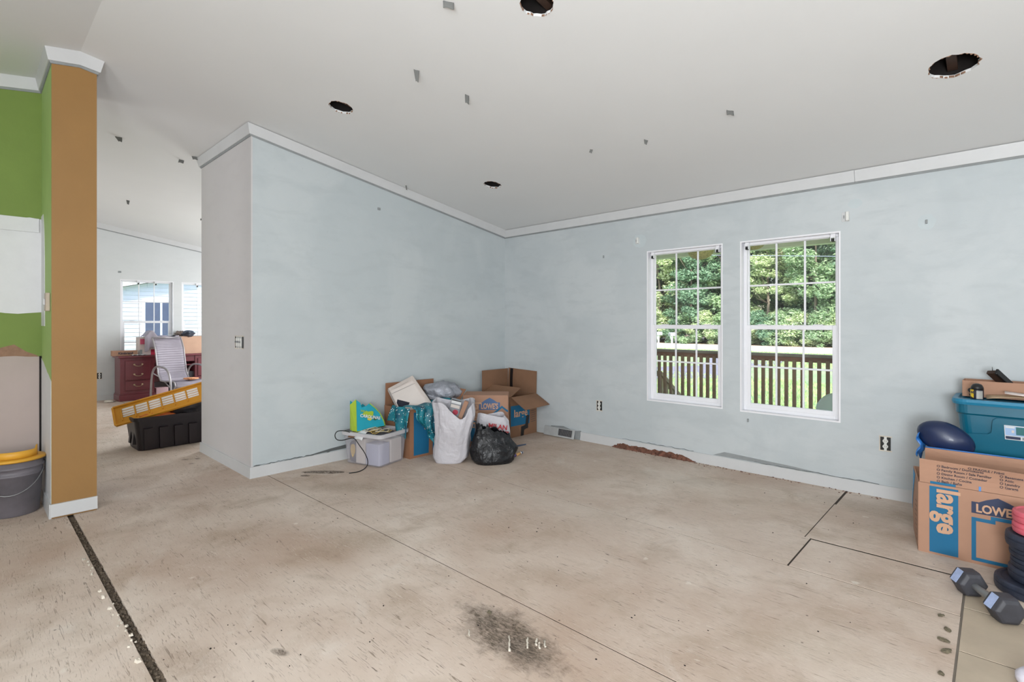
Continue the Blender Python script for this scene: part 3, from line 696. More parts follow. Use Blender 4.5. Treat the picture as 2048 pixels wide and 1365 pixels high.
for k in range(70):
    x = (-2.2673 + 3.4) + .0898 * (k - 16)
    if x < -.36 or x > 5.9: continue
    if bal is None: bal = MB().cbox(-.019, .019, -.038, .0, .02, .86, .002).build('baluster', M_wood, rl, (x, 0, 0))
    else:
        c = bal.copy(); COL.objects.link(c); c.parent = rl; c.location = (x, 0, 0)
sr = thing('stair_railing', 'sloping pale brown stair handrail going down from the porch', 'railing', (-3.66, YRL + .06, -.04))
MB().prism([(0, .60), (1.0, -.03), (1.0, -.09), (0, .54)], 'x', -.045, .045).build('handrail', mat('pale_rail_wood', '9c8b6a', .85, var=.15), sr)
for k in range(6): y = .05 + k * .17; MB().cbox(-.02, .02, y, y + .045, -.56 + .0, .56 - y * .63, .002).build('baluster', mat('pale_baluster_wood', 'a4946f', .85) if k == 0 else bpy.data.materials['pale_baluster_wood'], sr)
pr = thing('porch_roof', 'cream porch roof beam and ceiling above the railing', None, kind='structure')
MB().box(-6.6, 2.7, YRL - .06, YRL + .06, 2.212, 2.42).build('beam', M_cream, pr)
MB().prism([(YW + WT, 2.40), (YRL + .35, 2.40), (YRL + .35, 2.46), (YW + WT, 2.62)], 'x', -6.7, 2.8).build('porch_ceiling', M_cream, pr)
for x in (-6.5, 2.5): MB().cbox(x - .045, x + .045, YRL - .045, YRL + .045, -.07, 2.245, .004).build('porch_post', M_wood, pr)
struct(MB().prism([(YB - .4, 2.5), (YR, 3.35), (YW + .45, 2.66), (YW + .45, 2.74), (YR, 3.45), (YB - .4, 2.6)], 'x', XF - .4, XR + .4).build('roof', M_grey), 'unseen house roof added to block the sun')  # added out of view to keep sun off the porch and ceiling
M_wick = mat('yellow_straw_weave', 'c9bd7a', .85, var=.35, scale=60, bump=.6, bscale=90)
for (x, y, z, r, lab) in ((-2.36, 5.5, 1.965, .135, 'straw hanging basket seen through the top of the left window'), (-1.84, 5.6, 2.03, .11, 'straw hanging basket at the top left corner of the right window')):
    t = thing('hanging_basket', lab, 'basket', (x, y, z), 0, 'straw hanging baskets under the porch roof')
    MB().lathe([(.004, 0)] + [(r * math.sin(a * math.pi / 16), r * .72 * (1 - math.cos(a * math.pi / 16))) for a in range(1, 9)] + [(r * .93, r * .72), (.01, r * .5)], 28).build('bowl', M_wick, t)
    for k in range(3):
        a = k * 2.1; MB().tube([(r * math.cos(a), r * math.sin(a), r * .7), (0, 0, 2.4 - z)], .002, 5).build('hanger', M_metal, t)
t = thing('porch_chair', 'grey green plastic porch chair whose rounded back shows at the right window foot', 'chair', (-1.07, 5.75, -.04), R(20))
M_pc = mat('grey_green_plastic', 'cddad2', .5, var=.05)
MB().grid(lambda u, v: ((u - .5) * .40 * (1 - .25 * max(0, v - .7) ** 1), .18 + .07 * v - .04 * math.cos((u - .5) * 3), .36 + (.255 - .12 * abs(u - .5) ** 3 * 8) * v), 14, 8).build('backrest', M_pc, t, solid=.012)
MB().cbox(-.22, .22, -.22, .20, .36, .38, .006).build('seat', M_pc, t)
for (x, y) in ((-.19, -.19), (.19, -.19), (-.19, .17), (.19, .17)): MB().tube([(x, y, .36), (x * 1.15, y * 1.15, 0)], .018, 8).build('leg', M_pc, t)

def mailbox(px, py, label, s=1, rz=0):
    p = on_z(px, py, GZ); t = thing('mailbox', label, 'mailbox', (p.x, p.y, GZ), rz, 'roadside mailboxes')
    mt = mat('galvanised_mailbox', 'c9ccd0', .4, .3) if 'galvanised_mailbox' not in bpy.data.materials else bpy.data.materials['galvanised_mailbox']
    MB().cbox(-.05, .05, -.05, .05, 0, .95 * s, .005).build('post', M_plug, t)
    prof = [(-.14, 0), (.14, 0), (.14, .14)] + [(.14 * math.cos(a * math.pi / 8), .14 + .12 * math.sin(a * math.pi / 8)) for a in range(1, 8)] + [(-.14, .14)]
    MB().prism([(a, c + .92 * s) for a, c in prof], 'y', -.25, .25).build('box', mt, t)
    MB().cbox(-.13, .13, -.262, -.25, .93 * s, 1.12 * s, .003).build('door', M_metal, t)
    MB().prism([(-.05, .5), (.0, .5), (.0, .9), (-.2, .9)], 'x', -.02, .02).build('brace', M_plug, t)
mailbox(1344, 697, 'grey mailbox on a white post by the road, seen through the left window', 1, -.4); mailbox(1317, 696, 'mailbox at the left edge of the left window view', 1.05, -.4)
a, c = on_y(1560, 512, 26), on_y(1800, 514, 26)
e0, e1 = a.lerp(c, -4.6), a.lerp(c, 2.6)
M_pole = mat('pale_grey_pole_wood', '9b9085', .9, var=.2)
for e in (e0, e1): tag(MB().tube([(e.x, e.y + .12, GZ), (e.x, e.y + .12, e.z + .5)], [.14, .11], 10).build('utility_pole', M_pole), 'wooden utility pole beyond the lawn, outside the windows', 'pole', 'utility poles carrying the line')
tag(MB().tube([e0.lerp(e1, k / 40) - Vector((0, 0, 0)) for k in range(0, 41)], .012, 5).build('power_line', mat('blue_grey_cable', '9aa4b8', .5)), 'thin overhead power line crossing in front of the trees', 'cable')

# trees
def leaf_mat(name, c1, c2, c3):
    t = NT(name); v = t.coord('Object'); oi = t.n('ShaderNodeObjectInfo')
    c = t.mix(t.ramp(t.noise(v, 1.1, 3, .6), [(.4, (0, 0, 0)), (.6, (1, 1, 1))]), srgb(c1), srgb(c2))
    c = t.mix(t.ramp(t.noise(v, 7, 2, .6), [(.45, (0, 0, 0)), (.65, (1, 1, 1))]), c, srgb(c3))
    out = t.t.nodes['Material Output']; t.color(c); t.b.inputs['Roughness'].default_value = .45
    tr = t.n('ShaderNodeBsdfTranslucent'); t.l(c, tr.inputs[0]); m = t.n('ShaderNodeMixShader'); m.inputs[0].default_value = .35
    t.l(t.b.outputs[0], m.inputs[1]); t.l(tr.outputs[0], m.inputs[2]); t.l(m.outputs[0], out.inputs[0]); return t.m
L = [leaf_mat('leaves_mid_green', '7ba070', '9cbc84', 'd2e0c0'), leaf_mat('leaves_dark_green', '5c8468', '789e7c', 'b0cca8'), leaf_mat('leaves_yellow_green', 'a8c284', 'c8d8a0', 'eef2d4')]
M_bark = mat('grey_bark', '8a7d70', .9, var=.3, scale=5, bump=.5)
def foliage(seed, h, rad, z0, n, ls, clumps):
    rnd = random.Random(seed); vs = []; fs = []; cc = []
    for _ in range(clumps):
        a = rnd.random() * 6.283; u = rnd.random(); z = z0 + (h - z0) * u
        rr = rad * math.sqrt(max(.05, 1 - (2 * u - .85) ** 2)) * rnd.uniform(.35, 1); cc.append((rr * math.cos(a), rr * math.sin(a), z, rnd.uniform(.45, 1.0) * rad * .36))
    for _ in range(n):
        c = rnd.choice(cc); d = Vector((rnd.gauss(0, 1), rnd.gauss(0, 1), rnd.gauss(0, 1))); d.normalize(); p = Vector(c[:3]) + Vector((d.x, d.y, d.z * .6)) * c[3] * rnd.uniform(.35, 1.25)
        x = Vector((rnd.gauss(0, 1), rnd.gauss(0, 1), rnd.gauss(0, .5))).normalized(); nn = (d + Vector((0, 0, .7)) + Vector((rnd.gauss(0, .4), rnd.gauss(0, .4), rnd.gauss(0, .4)))).normalized()
        y = nn.cross(x); y = y.normalized() if y.length > .01 else x.orthogonal().normalized(); s = ls * rnd.uniform(.6, 1.3); o = len(vs)
        vs += [p - x * s, p + y * s * .45, p + x * s, p - y * s * .45]; fs.append((o, o + 1, o + 2, o + 3))
    me = bpy.data.meshes.new('foliage'); me.from_pydata(vs, [], fs); return me
def trunk(seed, h, r):
    rnd = random.Random(seed); b = MB(); pts = [Vector((.25 * nz((k * .5, seed, 0)), .25 * nz((k * .5, seed, 9)), h * k / 8)) for k in range(9)]
    b.tube(pts, [r * (1 - k / 10) for k in range(9)], 8)
    for _ in range(6):
        k = rnd.randint(3, 7); a = rnd.random() * 6.28; q = pts[k]; b.tube([q, q + Vector((math.cos(a), math.sin(a), .5)) * h * .09, q + Vector((math.cos(a) * 1.8, math.sin(a) * 1.8, 1.4)) * h * .1], [r * .3, r * .2, r * .08], 5)
    o = b.build('trunk', M_bark); me = o.data; bpy.data.objects.remove(o); return me
TV = [(foliage(s, h, rd, z0, n, .16, c), trunk(s, h * .85, .17)) for s, h, rd, z0, n, c in ((1, 14, 3.0, .6, 30000, 90), (2, 13, 2.7, 1.0, 28000, 80), (3, 15, 2.9, .5, 30000, 90), (4, 12, 2.6, .3, 26000, 80))]
SV = [foliage(10 + s, 2.6, 1.6, .1, 5200, .10, 34) for s in range(3)]
def tree(x, y, v, lm, label, group, s=1):
    t = thing('forest_tree', label, 'tree', (x, y, GZ), random.random() * 6, group); t.scale = (s, s, s)
    f = bpy.data.objects.new('foliage', TV[v][0]); COL.objects.link(f); f.parent = t
    if not f.data.materials: f.data.materials.append(L[0])
    f.material_slots[0].link = 'OBJECT'; f.material_slots[0].material = L[lm]
    k = bpy.data.objects.new('trunk', TV[v][1]); COL.objects.link(k); k.parent = t
rnd = random.Random(5); random.seed(5)
KL = ['mid green broadleaf tree in the front row of the forest beyond the road', 'dark green tree in the forest beyond the road', 'light yellow green tree in the forest beyond the road']
k = 0
for row, (Y, dx) in enumerate(((47.5, 3.4), (51.5, 3.3), (56, 3.6))):
    x = -38 + row * 1.7
    while x < 6:
        lm = [0, 2, 0, 1, 2, 1][k % 6] if row == 0 else [1, 0, 1, 1, 0][k % 5]
        tree(x + rnd.uniform(-.6, .6), Y + rnd.uniform(-.8, .8), k % 4, lm, KL[lm] if not (row and lm == 0) else 'mid green broadleaf tree deep in the forest beyond the road', 'forest trees, %s' % ('mid green front' if lm == 0 and row == 0 else 'mid green deep' if lm == 0 else 'dark green' if lm == 1 else 'light yellow green'), rnd.uniform(.9, 1.15)); x += dx; k += 1
k = 0; x = -34
while x < 4:
    lm = [2, 0, 2, 1, 0][k % 5]
    f = bpy.data.objects.new('roadside_shrub', SV[k % 3]); COL.objects.link(f); f.location = (x, 45.4 + rnd.uniform(-.2, .5), GZ); f.rotation_euler = (0, 0, rnd.random() * 6); s = rnd.uniform(.8, 1.15); f.scale = (s, s, s)
    if not f.data.materials: f.data.materials.append(L[0])
    f.material_slots[0].link = 'OBJECT'; f.material_slots[0].material = L[lm]
    tag(f, ['mid green leafy shrub along the far road edge', 'dark green leafy shrub along the far road edge', 'pale yellow green leafy shrub along the far road edge'][lm], 'shrub', ['mid green', 'dark green', 'pale yellow green'][lm] + ' shrubs along the far road edge'); x += 1.5; k += 1

# neighbouring trailer seen through the back room windows
nb = thing('neighbour_house', 'white lap sided neighbouring house outside the back room windows', 'house', (-15.2, 3.6, GZ))
M_sid = mat('white_lap_siding', 'e2e4ee', .6, var=.03)
MB().prism([(-2.2, 0), (10, 0), (10, 2.5), (4, 3.92), (-2.2, 2.46)], 'x', -4, 0).build('wall', M_sid, nb)
def rake(z): return -2.2 if z < 2.46 else min(3.9, -2.2 + (z - 2.46) / .2355)
for k in range(36):
    z = .25 + k * .1
    if z > 3.75: break
    MB().prism([(0, z), (.012, z), (.003, z + .098), (0, z + .098)], 'y', rake(z + .1), 10 if z < 2.4 else 10 - (z - 2.4) * 4).build('siding_board', M_sid, nb)
MB().prism([(-2.5, 2.40), (4, 3.93), (10.3, 2.42), (10.3, 2.50), (4, 4.02), (-2.5, 2.48)], 'x', -4.2, .16).build('roof', M_vinyl, nb)
WNY = on_x(284, 620, -15.2).y - 3.6
wn_ = MB().cbox(.03, .09, WNY, WNY + .74, 1.42, 2.46, .004).build('window', M_vinyl, nb)
MB().box(.09, .095, WNY + .05, WNY + .35, 1.47, 2.38).build('pane', mat('dark_blue_glass', '5a6480', .15, var=.1), wn_); MB().box(.09, .095, WNY + .40, WNY + .69, 1.47, 2.38).build('pane', bpy.data.materials['dark_blue_glass'], wn_)

for i, (x, y) in enumerate(((-24, -1.5), (-26, 2.5), (-25, 7), (-23, -5))): tree(x, y, i, 0, 'tree rising behind the white neighbouring house', 'trees behind the neighbouring house', .62)

# ============================================================ the things in the rooms
M_card = mat('cardboard', 'ab846d', .85, var=.07, scale=4, bump=.06, bscale=30)
M_cardd = mat('darker_cardboard', '84624a', .85, var=.1, scale=4, bump=.06, bscale=30)
M_tealp = mat('teal_print', '12648c', .7, var=.05, scale=9)
M_navy = mat('navy_print', '2c3550', .7, var=.1)
M_navy2 = mat('faded_navy_print', '4b668e', .7, var=.1)
M_ink = mat('dark_ink', '3c3a44', .8)
M_ctxt = mat('cardboard_coloured_letters', 'c39c80', .8, var=.05)
M_tape = mat('black_tape', '17171a', .35, var=.2)

def face_fn(side, w, d, h, bulge):
    """(u, v, off) -> point on an outer face; u runs left to right seen from outside"""
    def f(u, v, off=0):
        bl = bulge * math.sin(math.pi * min(max(u, 0), 1)) * math.sin(math.pi * min(max(v, 0), 1)) + off
        if side == 'f': return Vector(((u - .5) * w, -d / 2 - bl, v * h))
        if side == 'b': return Vector(((.5 - u) * w, d / 2 + bl, v * h))
        if side == 'r': return Vector((w / 2 + bl, (u - .5) * d, v * h))
        return Vector((-w / 2 - bl, (.5 - u) * d, v * h))
    return f
def cardboard_box(label, loc, rz, w, d, h, flaps=(), bulge=.006, m=None, name='cardboard_box', closed=False, group=None):
    t = thing(name, label, 'box', loc, rz, group); m = m or M_card
    b = MB()
    for sd in 'frbl':
        f = face_fn(sd, w, d, h, bulge); b.grid(lambda u, v: f(u, v), 8, 6)
    b.add([(-w / 2, -d / 2, .004), (w / 2, -d / 2, .004), (w / 2, d / 2, .004), (-w / 2, d / 2, .004)], [(0, 1, 2, 3)])
    if closed: b.add([(-w / 2, -d / 2, h), (w / 2, -d / 2, h), (w / 2, d / 2, h), (-w / 2, d / 2, h)], [(0, 1, 2, 3)])
    b.sm = [False] * len(b.sm)
    body = b.build('body', m, t, solid=.005)
    out = {}
    for (sd, ang, ln, *rest) in flaps:
        e = rest[0] if rest else 0
        f = face_fn(sd, w, d, h, 0); A, B = f(0, 1), f(1, 1); n = (f(.5, .5, 1) - f(.5, .5, 0)); up = Vector((0, 0, 1))
        dr = up * math.cos(R(ang)) + n * math.sin(R(ang)); nrm = dr.cross((B - A).normalized())
        def fl(u, v, A=A, B=B, dr=dr, nrm=nrm, ln=ln, e=e): return A.lerp(B, .006 + .988 * u) + dr * (.002 + ln * v * (1 + e * (u - .5))) + nrm * (.012 * math.sin(math.pi * v) * math.sin(3 * u))
        b = MB(); b.grid(fl, 8, 5); b.sm = [False] * len(b.sm); o = b.build('flap', m, t, solid=.004); out[sd] = (fl, nrm, o)
    return t, out
def patch_print(name, fn, u0, u1, v0, v1, m, par, off=.0035, n=6):
    b = MB(); b.grid(lambda u, v: fn(u0 + (u1 - u0) * u, v0 + (v1 - v0) * v, off), n, n); b.sm = [False] * len(b.sm); return b.build(name, m, par)
def print_text(name, s, fn, u, v, w, h, size, m, par, bold=.01, rot=0, off=.005, sx=1, align='LEFT', shear=0):
    """letters laid onto a face function, size in metres; w/h = face size"""
    vs, fs = text_geo(s, size, bold * size, align, 1.0, shear); ca, sa = math.cos(R(rot)), math.sin(R(rot)); out = []
    for p in vs:
        x, y = p.x * sx, p.y; X, Y = x * ca - y * sa, x * sa + y * ca; out.append(fn(u + X / w, v + Y / h, off))
    return MB().add(out, fs).build(name, m, par)
def poly_print(name, pts, fn, m, par, off=.004):
    return MB().add([fn(u, v, off) for u, v in pts], [list(range(len(pts)))]).build(name, m, par)
def band(name, pts, fn, m, par, wd, hd, th, off=.004):
    """printed polyline of width th on a face"""
    b = MB(); P = [Vector((u * wd, v * hd, 0)) for u, v in pts]
    for i in range(len(P) - 1):
        d = (P[i + 1] - P[i]).normalized(); n = Vector((-d.y, d.x, 0)) * th / 2; a, c = P[i] - d * th / 2, P[i + 1] + d * th / 2
        for j in range(8):
            e, g = a.lerp(c, j / 8), a.lerp(c, (j + 1) / 8)
            b.add([fn(q.x / wd, q.y / hd, off + .0002 * i) for q in (e - n, g - n, g + n, e + n)], [(0, 1, 2, 3)])
    return b.build(name, m, par)
def lowes(fn, u0, v0, wd, hd, W, H, par, m=M_navy, mt=None):
    mt = mt or M_ctxt
    P = lambda x, y: (u0 + x * W / wd, v0 + y * H / hd)
    poly_print('logo_panel', [P(0, 0), P(1, 0), P(1, .62), P(.86, .62), P(.72, .80), P(.5, 1), P(.28, .80), P(.14, .62), P(0, .62)], fn, m, par)
    vs, fs = text_geo('LOWE\'S', 1, .035); xs = [p.x for p in vs]; ys = [p.y for p in vs]; x0, x1, y1 = min(xs), max(xs), max(ys)
    MB().add([fn(*P(.09 + .82 * (p.x - x0) / (x1 - x0), .10 + .46 * p.y / y1), .0065) for p in vs], fs).build('logo_lettering', mt, par)

# ---- corner pile -------------------------------------------------
# A: open moving box against the long wall
wA, dA, hA = .60, .42, .46     # local front faces +x of the room (rz = 90 deg)
tA, fA = cardboard_box('open cardboard box with tall back flap, the teal sequin cloth hanging over it', (-4.20, 3.14, 0), R(90), wA, dA, hA, [('b', -3, .215), ('r', 38, .16)], m=mat('shaded_brown_cardboard', '93694e', .85, var=.08))  # shade on this box is put into its darker brown
F = face_fn('f', wA, dA, hA, .006)
patch_print('printed_panel', F, .07, .36, .05, .93, M_tealp, tA)
print_text('printed_lettering', 'large', F, .27, .93, wA, hA, .09, M_ctxt, tA, .02, -90)
lowes(F, .48, .66, wA, hA, .26, .11, tA, M_navy, M_ctxt)
band('printed_outline', [(.45, .10), (.45, .50), (.66, .50), (.66, .60), (.95, .60)], F, M_tealp, tA, wA, hA, .016)
# white shallow tray leaning in box A
P = [at_d(825, 753, 5.20), at_d(776, 779, 5.05), at_d(797, 822, 4.93), at_d(873, 822, 5.02)]
ex = (P[3] - P[2]); nrm = (P[1] - P[0]).cross(P[3] - P[0]).normalized(); 
if nrm.dot(Vector((0, 0, CAM_H)) - P[0]) < 0: nrm = -nrm
tr = thing('white_tray', 'white shallow cardboard tray propped in the open box by the long wall', 'tray', tuple(P[2]))
def TP(u, v): return (P[2].lerp(P[3], u)).lerp(P[1].lerp(P[0], u), v) - P[2]
M_tray = mat('off_white_card', 'd8cfc9', .7, var=.03, scale=4)
b = MB(); b.grid(lambda u, v: TP(u, v) - nrm * .03 * (1 - (2 * u - 1) ** 2 * .3), 8, 8); b.build('tray_base', M_tray, tr, solid=.003)
for (a, c) in (((0, 0), (1, 0)), ((1, 0), (1, 1)), ((1, 1), (0, 1)), ((0, 1), (0, 0))):
    A, B = TP(*a), TP(*c); inn = (TP(.5, .5) - (A + B) / 2) * .07
    MB().add([A + nrm * .012, B + nrm * .012, B - nrm * .028, A - nrm * .028, A + inn - nrm * .024, B + inn - nrm * .024], [(0, 1, 2, 3), (0, 1, 5, 4)]).build('tray_side', M_tray, tr, solid=.003)
A, B = TP(0, .80), TP(.96, .84); MB().tube([A.lerp(B, k / 5) - nrm * .022 for k in range(6)], .0012, 4).build('fold_line', M_ink, tr)

def blob(name, label, cat, loc, r, m, seed=1, amp=.25, sc=2.2, flat=None, rz=0, parts=None, sub=4):
    bm = bmesh.new(); bmesh.ops.create_icosphere(bm, subdivisions=sub, radius=1)
    for v in bm.verts:
        d = 1 + amp * (nz(v.co, sc, seed) + .5 * abs(nz(v.co, sc * 2.6, seed + 3)) + .25 * nz(v.co, sc * 6, seed + 5))
        v.co = Vector((v.co.x * r[0] * d, v.co.y * r[1] * d, v.co.z * r[2] * d)); 
        if flat is not None and v.co.z < flat: v.co.z = flat + (v.co.z - flat) * .05
    for f in bm.faces: f.smooth = True
    me = bpy.data.meshes.new(name); bm.to_mesh(me); bm.free(); me.materials.append(m)
    o = bpy.data.objects.new(name, me); COL.objects.link(o); o.location = loc; o.rotation_euler = (0, 0, rz); return tag(o, label, cat)
def crinkle(name, col, rough, bumps, sc, metal=0, trans=0, coat=0):
    t = NT(name); v = t.coord('Object'); c = srgb(col); t.color(t.ramp(t.noise(v, sc * .5, 3), [(.3, tuple(x * .9 for x in c[:3]) + (1,)), (.7, c)]))
    t.b.inputs['Roughness'].default_value = rough; t.b.inputs['Metallic'].default_value = metal; t.b.inputs['Transmission Weight'].default_value = trans; t.b.inputs['Coat Weight'].default_value = coat
    vo = t.n('ShaderNodeTexVoronoi', feature='DISTANCE_TO_EDGE'); vo.inputs['Scale'].default_value = sc; t.l(v, vo.inputs['Vector'])
    t.bump(t.math('ADD', t.math('MULTIPLY', vo.outputs['Distance'], 1.2), t.noise(v, sc * 1.6, 4, .6, 1.0)), bumps, .02); return t.m
M_silver = crinkle('silver_grey_fabric', 'a3a5ae', .42, .7, 9, .25)
M_wbag = crinkle('white_plastic_bag', 'd6d3d9', .38, .45, 11)
def thin(m, f):
    n = m.node_tree.nodes; l = m.node_tree.links; tr = n.new('ShaderNodeBsdfTransparent'); x = n.new('ShaderNodeMixShader'); x.inputs[0].default_value = f
    l.new(n['Principled BSDF'].outputs[0], x.inputs[1]); l.new(tr.outputs[0], x.inputs[2]); l.new(x.outputs[0], n['Material Output'].inputs[0])
thin(M_wbag, .22)
M_bbag = crinkle('black_plastic_bag', '17181c', .32, .8, 10)
M_mesh = mat('grey_sling_mesh', 'a59ea8', .7, var=.06)

# silver bag / pillow in box A
blob('silver_pillow', 'crumpled silver grey pillow stuffed in the open box behind the white bag', 'pillow', (-4.20, 3.40, .555), (.19, .17, .105), M_silver, 4, .28, 1.8, None, R(60))
# dark clutter showing in box A
tag(MB().cbox(-.09, .07, -.1, .1, -.03, .04, .02, Matrix.Rotation(.4, 4, 'Y')).build('dark_pouch', mat('dark_navy_cloth', '1c2030', .8), None, (-4.25, 2.97, .475)), 'dark navy pouch under the white tray in the open box', 'pouch')

# cloth with sequins draped over box A
def sequin():
    t = NT('teal_sequin_cloth'); v = t.coord('Object'); vo = t.n('ShaderNodeTexVoronoi'); vo.inputs['Scale'].default_value = 52; t.l(v, vo.inputs['Vector'])
    d = t.ramp(vo.outputs['Distance'], [(.20, (1, 1, 1)), (.30, (0, 0, 0))]); sep = t.n('ShaderNodeSeparateColor'); t.l(vo.outputs['Color'], sep.inputs[0])
    pick = t.math('GREATER_THAN', sep.outputs[0], .35); f = t.math('MULTIPLY', d, pick)
    c = t.mix(t.ramp(t.noise(v, 9, 3), [(.4, (0, 0, 0)), (.65, (1, 1, 1))]), srgb('187c8a'), srgb('0b5066')); t.color(t.mix(f, c, srgb('f2f4f2'))); t.b.inputs['Roughness'].default_value = .5
    t.l(t.math('MULTIPLY', f, .4), t.b.inputs['Metallic']); t.bump(t.noise(v, 14, 4), .5, .02); return t.m
cl_t = thing('sequin_cloth', 'teal cloth covered in white sequins hanging over the open box', 'cloth', (-3.985, 3.01, .47))
M_seq = sequin()
def drape(u, v):
    # u along +y of the room, v from the box rim down the front
    y = -.185 + .47 * u + .03 * math.sin(9 * v); k = .12
    L = .60 * (1 - .55 * (1 - u) ** 1.4) * (.72 + .28 * math.sin(2.2 * u + .6))
    if v < .18: return (-.10 + .10 * v / .18, y, .012 + .008 * math.sin(14 * u) + (.03 if u > .7 else .0))
    w = (v - .18) / .82; x = .042 + .016 * math.sin(17 * u + 3 * w) * (.3 + w) + .012 * math.sin(33 * u + 1)
    return (x + .01, y * (1 - .35 * w) + .10 * w, -.0 - L * w + .014 * math.sin(13 * u) * w)
MB().grid(drape, 46, 34).build('cloth_drape', M_seq, cl_t, solid=.003)
def drape2(u, v):
    x = .05 - .30 * u; L = .15 + .12 * (1 - u) + .03 * math.sin(6 * u)
    return (x, -.205 - .016 * math.sin(12 * u + 2 * v) - .035 * v, .012 - L * v ** 1.1)
MB().grid(drape2, 26, 14).build('side_fold', M_seq, cl_t, solid=.003)
tg = MB().cbox(-.002, .002, -.018, .018, -.07, 0, .001, Matrix.Translation((.055, .10, -.33))).build('care_label', M_white, cl_t)

# clear tote with papers
tt = thing('clear_storage_bin', 'clear plastic storage bin full of papers, nearest the long wall', 'bin', (-4.165, 2.585, 0), R(15.4))
M_clear = None
def clear():
    t = NT('cloudy_clear_plastic'); t.color(srgb('cfcbd2')); t.b.inputs['Roughness'].default_value = .35
    out = t.t.nodes['Material Output']; tr = t.n('ShaderNodeBsdfTransparent'); m = t.n('ShaderNodeMixShader'); m.inputs[0].default_value = .22
    t.l(tr.outputs[0], m.inputs[1]); t.l(t.b.outputs[0], m.inputs[2]); t.l(m.outputs[0], out.inputs[0]); return t.m
M_clear = clear()
def rrect(w, d, r, n=5):
    pts = []
    for (cx, cy, a0) in ((w / 2 - r, d / 2 - r, 0), (-w / 2 + r, d / 2 - r, 90), (-w / 2 + r, -d / 2 + r, 180), (w / 2 - r, -d / 2 + r, 270)):
        for k in range(n + 1): a = R(a0 + 90 * k / n); pts.append((cx + r * math.cos(a), cy + r * math.sin(a)))
    return pts
def shell(b, rings, cap_bottom=True, cap_top=False):
    n = len(rings[0][0]); vs = []; fs = []
    for (pts, z) in rings: vs += [(p[0], p[1], z if not callable(z) else z(p)) for p in pts]
    for j in range(len(rings) - 1):
        for i in range(n): fs.append((j * n + i, j * n + (i + 1) % n, (j + 1) * n + (i + 1) % n, (j + 1) * n + i))
    if cap_bottom: fs.append(list(range(n))[::-1])
    if cap_top: fs.append(list(range((len(rings) - 1) * n, len(rings) * n)))
    b.add(vs, fs); return b
b = MB(); shell(b, [(rrect(.40, .32, .04), .006), (rrect(.41, .33, .04), .012), (rrect(.455, .37, .045), .275)]); b.build('tub', M_clear, tt, solid=.003)
b = MB(); shell(b, [(rrect(.455, .37, .045), .262), (rrect(.485, .40, .05), .262), (rrect(.49, .405, .05), .29), (rrect(.455, .37, .045), .292)], False); b.build('rim', mat('frosted_rim', 'c4c1c4', .4), tt, solid=.003)
def putin(name, label, cat, par, box, m, M=None, mats=None):
    """a separate thing resting in or on another one, placed through its matrix"""
    b = MB(); b.cbox(*box, .003); o = b.build(name, m); o.matrix_world = par.matrix_basis @ (M or Matrix()); return tag(o, label, cat)
bpy.context.view_layer.update()
TM = Matrix.Translation((-4.165, 2.585, 0)) @ Matrix.Rotation(R(15.4), 4, 'Z')
def pl(o, M): o.matrix_world = TM @ M; return o
M_pap = mat('stacked_white_paper', 'd6cdc6', .8, var=.05, scale=3); M_bluep = mat('pale_blue_folder', 'b9bcd2', .7, var=.05); M_darkc = mat('dark_clutter', '4a464c', .8, var=.4, scale=12)
tag(pl(MB().cbox(-.09, .02, -.155, .10, .012, .235, .004).build('paper_stack', M_pap), Matrix()), 'thick stack of cream papers inside the clear bin', 'paper')
tag(pl(MB().cbox(.03, .185, -.155, -.02, .012, .20, .004).build('document_box', M_bluep), Matrix()), 'pale lilac document box in the right half of the clear bin', 'box')
tag(pl(MB().cbox(.04, .19, -.01, .14, .012, .22, .006).build('white_folder', M_pap), Matrix()), 'white folders standing at the right end of the clear bin', 'folder')
tag(pl(MB().cbox(-.19, -.10, -.15, .12, .012, .19, .02).build('dark_cloth', M_darkc), Matrix()), 'dark clothes in the left end of the clear bin', 'cloth')
lf = MB(); lf.prism([(0, -.07), (.022, -.03), (.028, .01), (.018, .045), (0, .05), (-.02, .04), (-.027, 0), (-.018, -.04)], 'y', -.003, .003)
tag(pl(lf.build('yellow_leaf', mat('yellow_ochre_leaf', 'c8a548', .6)), Matrix.Translation((-.115, -.166, .13))), 'yellow leaf shaped cut-out pressed against the bin wall', 'decoration')
b = MB(); b.grid(lambda u, v: (-.06 + .10 * u, -.13 - .085 * v, .30 - .065 * v * v + .01 * math.sin(u * 3)), 6, 8)
tag(pl(b.build('loose_paper', M_white, solid=.001), Matrix()), 'loose white sheet curling over the front of the bin', 'paper')
b = MB(); b.grid(lambda u, v: (-.14 + .07 * u, -.10 - .105 * v, .295 - .05 * v ** 2), 4, 6)
tag(pl(b.build('brown_envelope', M_cardd, solid=.002), Matrix()), 'brown envelope corner poking over the bin rim', 'paper')
rnd = random.Random(9)
for k, (m, lab) in enumerate(((mat('yellow_cord', 'c8a850', .6), 'yellow cord tangled on top of the clear bin'), (mat('cream_ribbon', 'd8ceb8', .6), 'cream ribbon tangled on top of the clear bin'))):
    pts = [Vector((-.02 + .2 * (i / 22) + .03 * math.sin(i * 1.3 + k), -.08 + .08 * math.cos(i * .9 + k * 2), .30 + .01 * math.sin(i * 2.1) + .01 * k)) for i in range(23)]
    tag(pl(MB().tube(pts, .003, 6).build('tangled_cord', m), Matrix()), lab, 'cord')
tag(pl(MB().cbox(-.02, .16, -.12, .08, .235, .285, .01).build('dark_cloth', M_darkc), Matrix()), 'dark cloth heaped at the top of the clear bin', 'cloth')
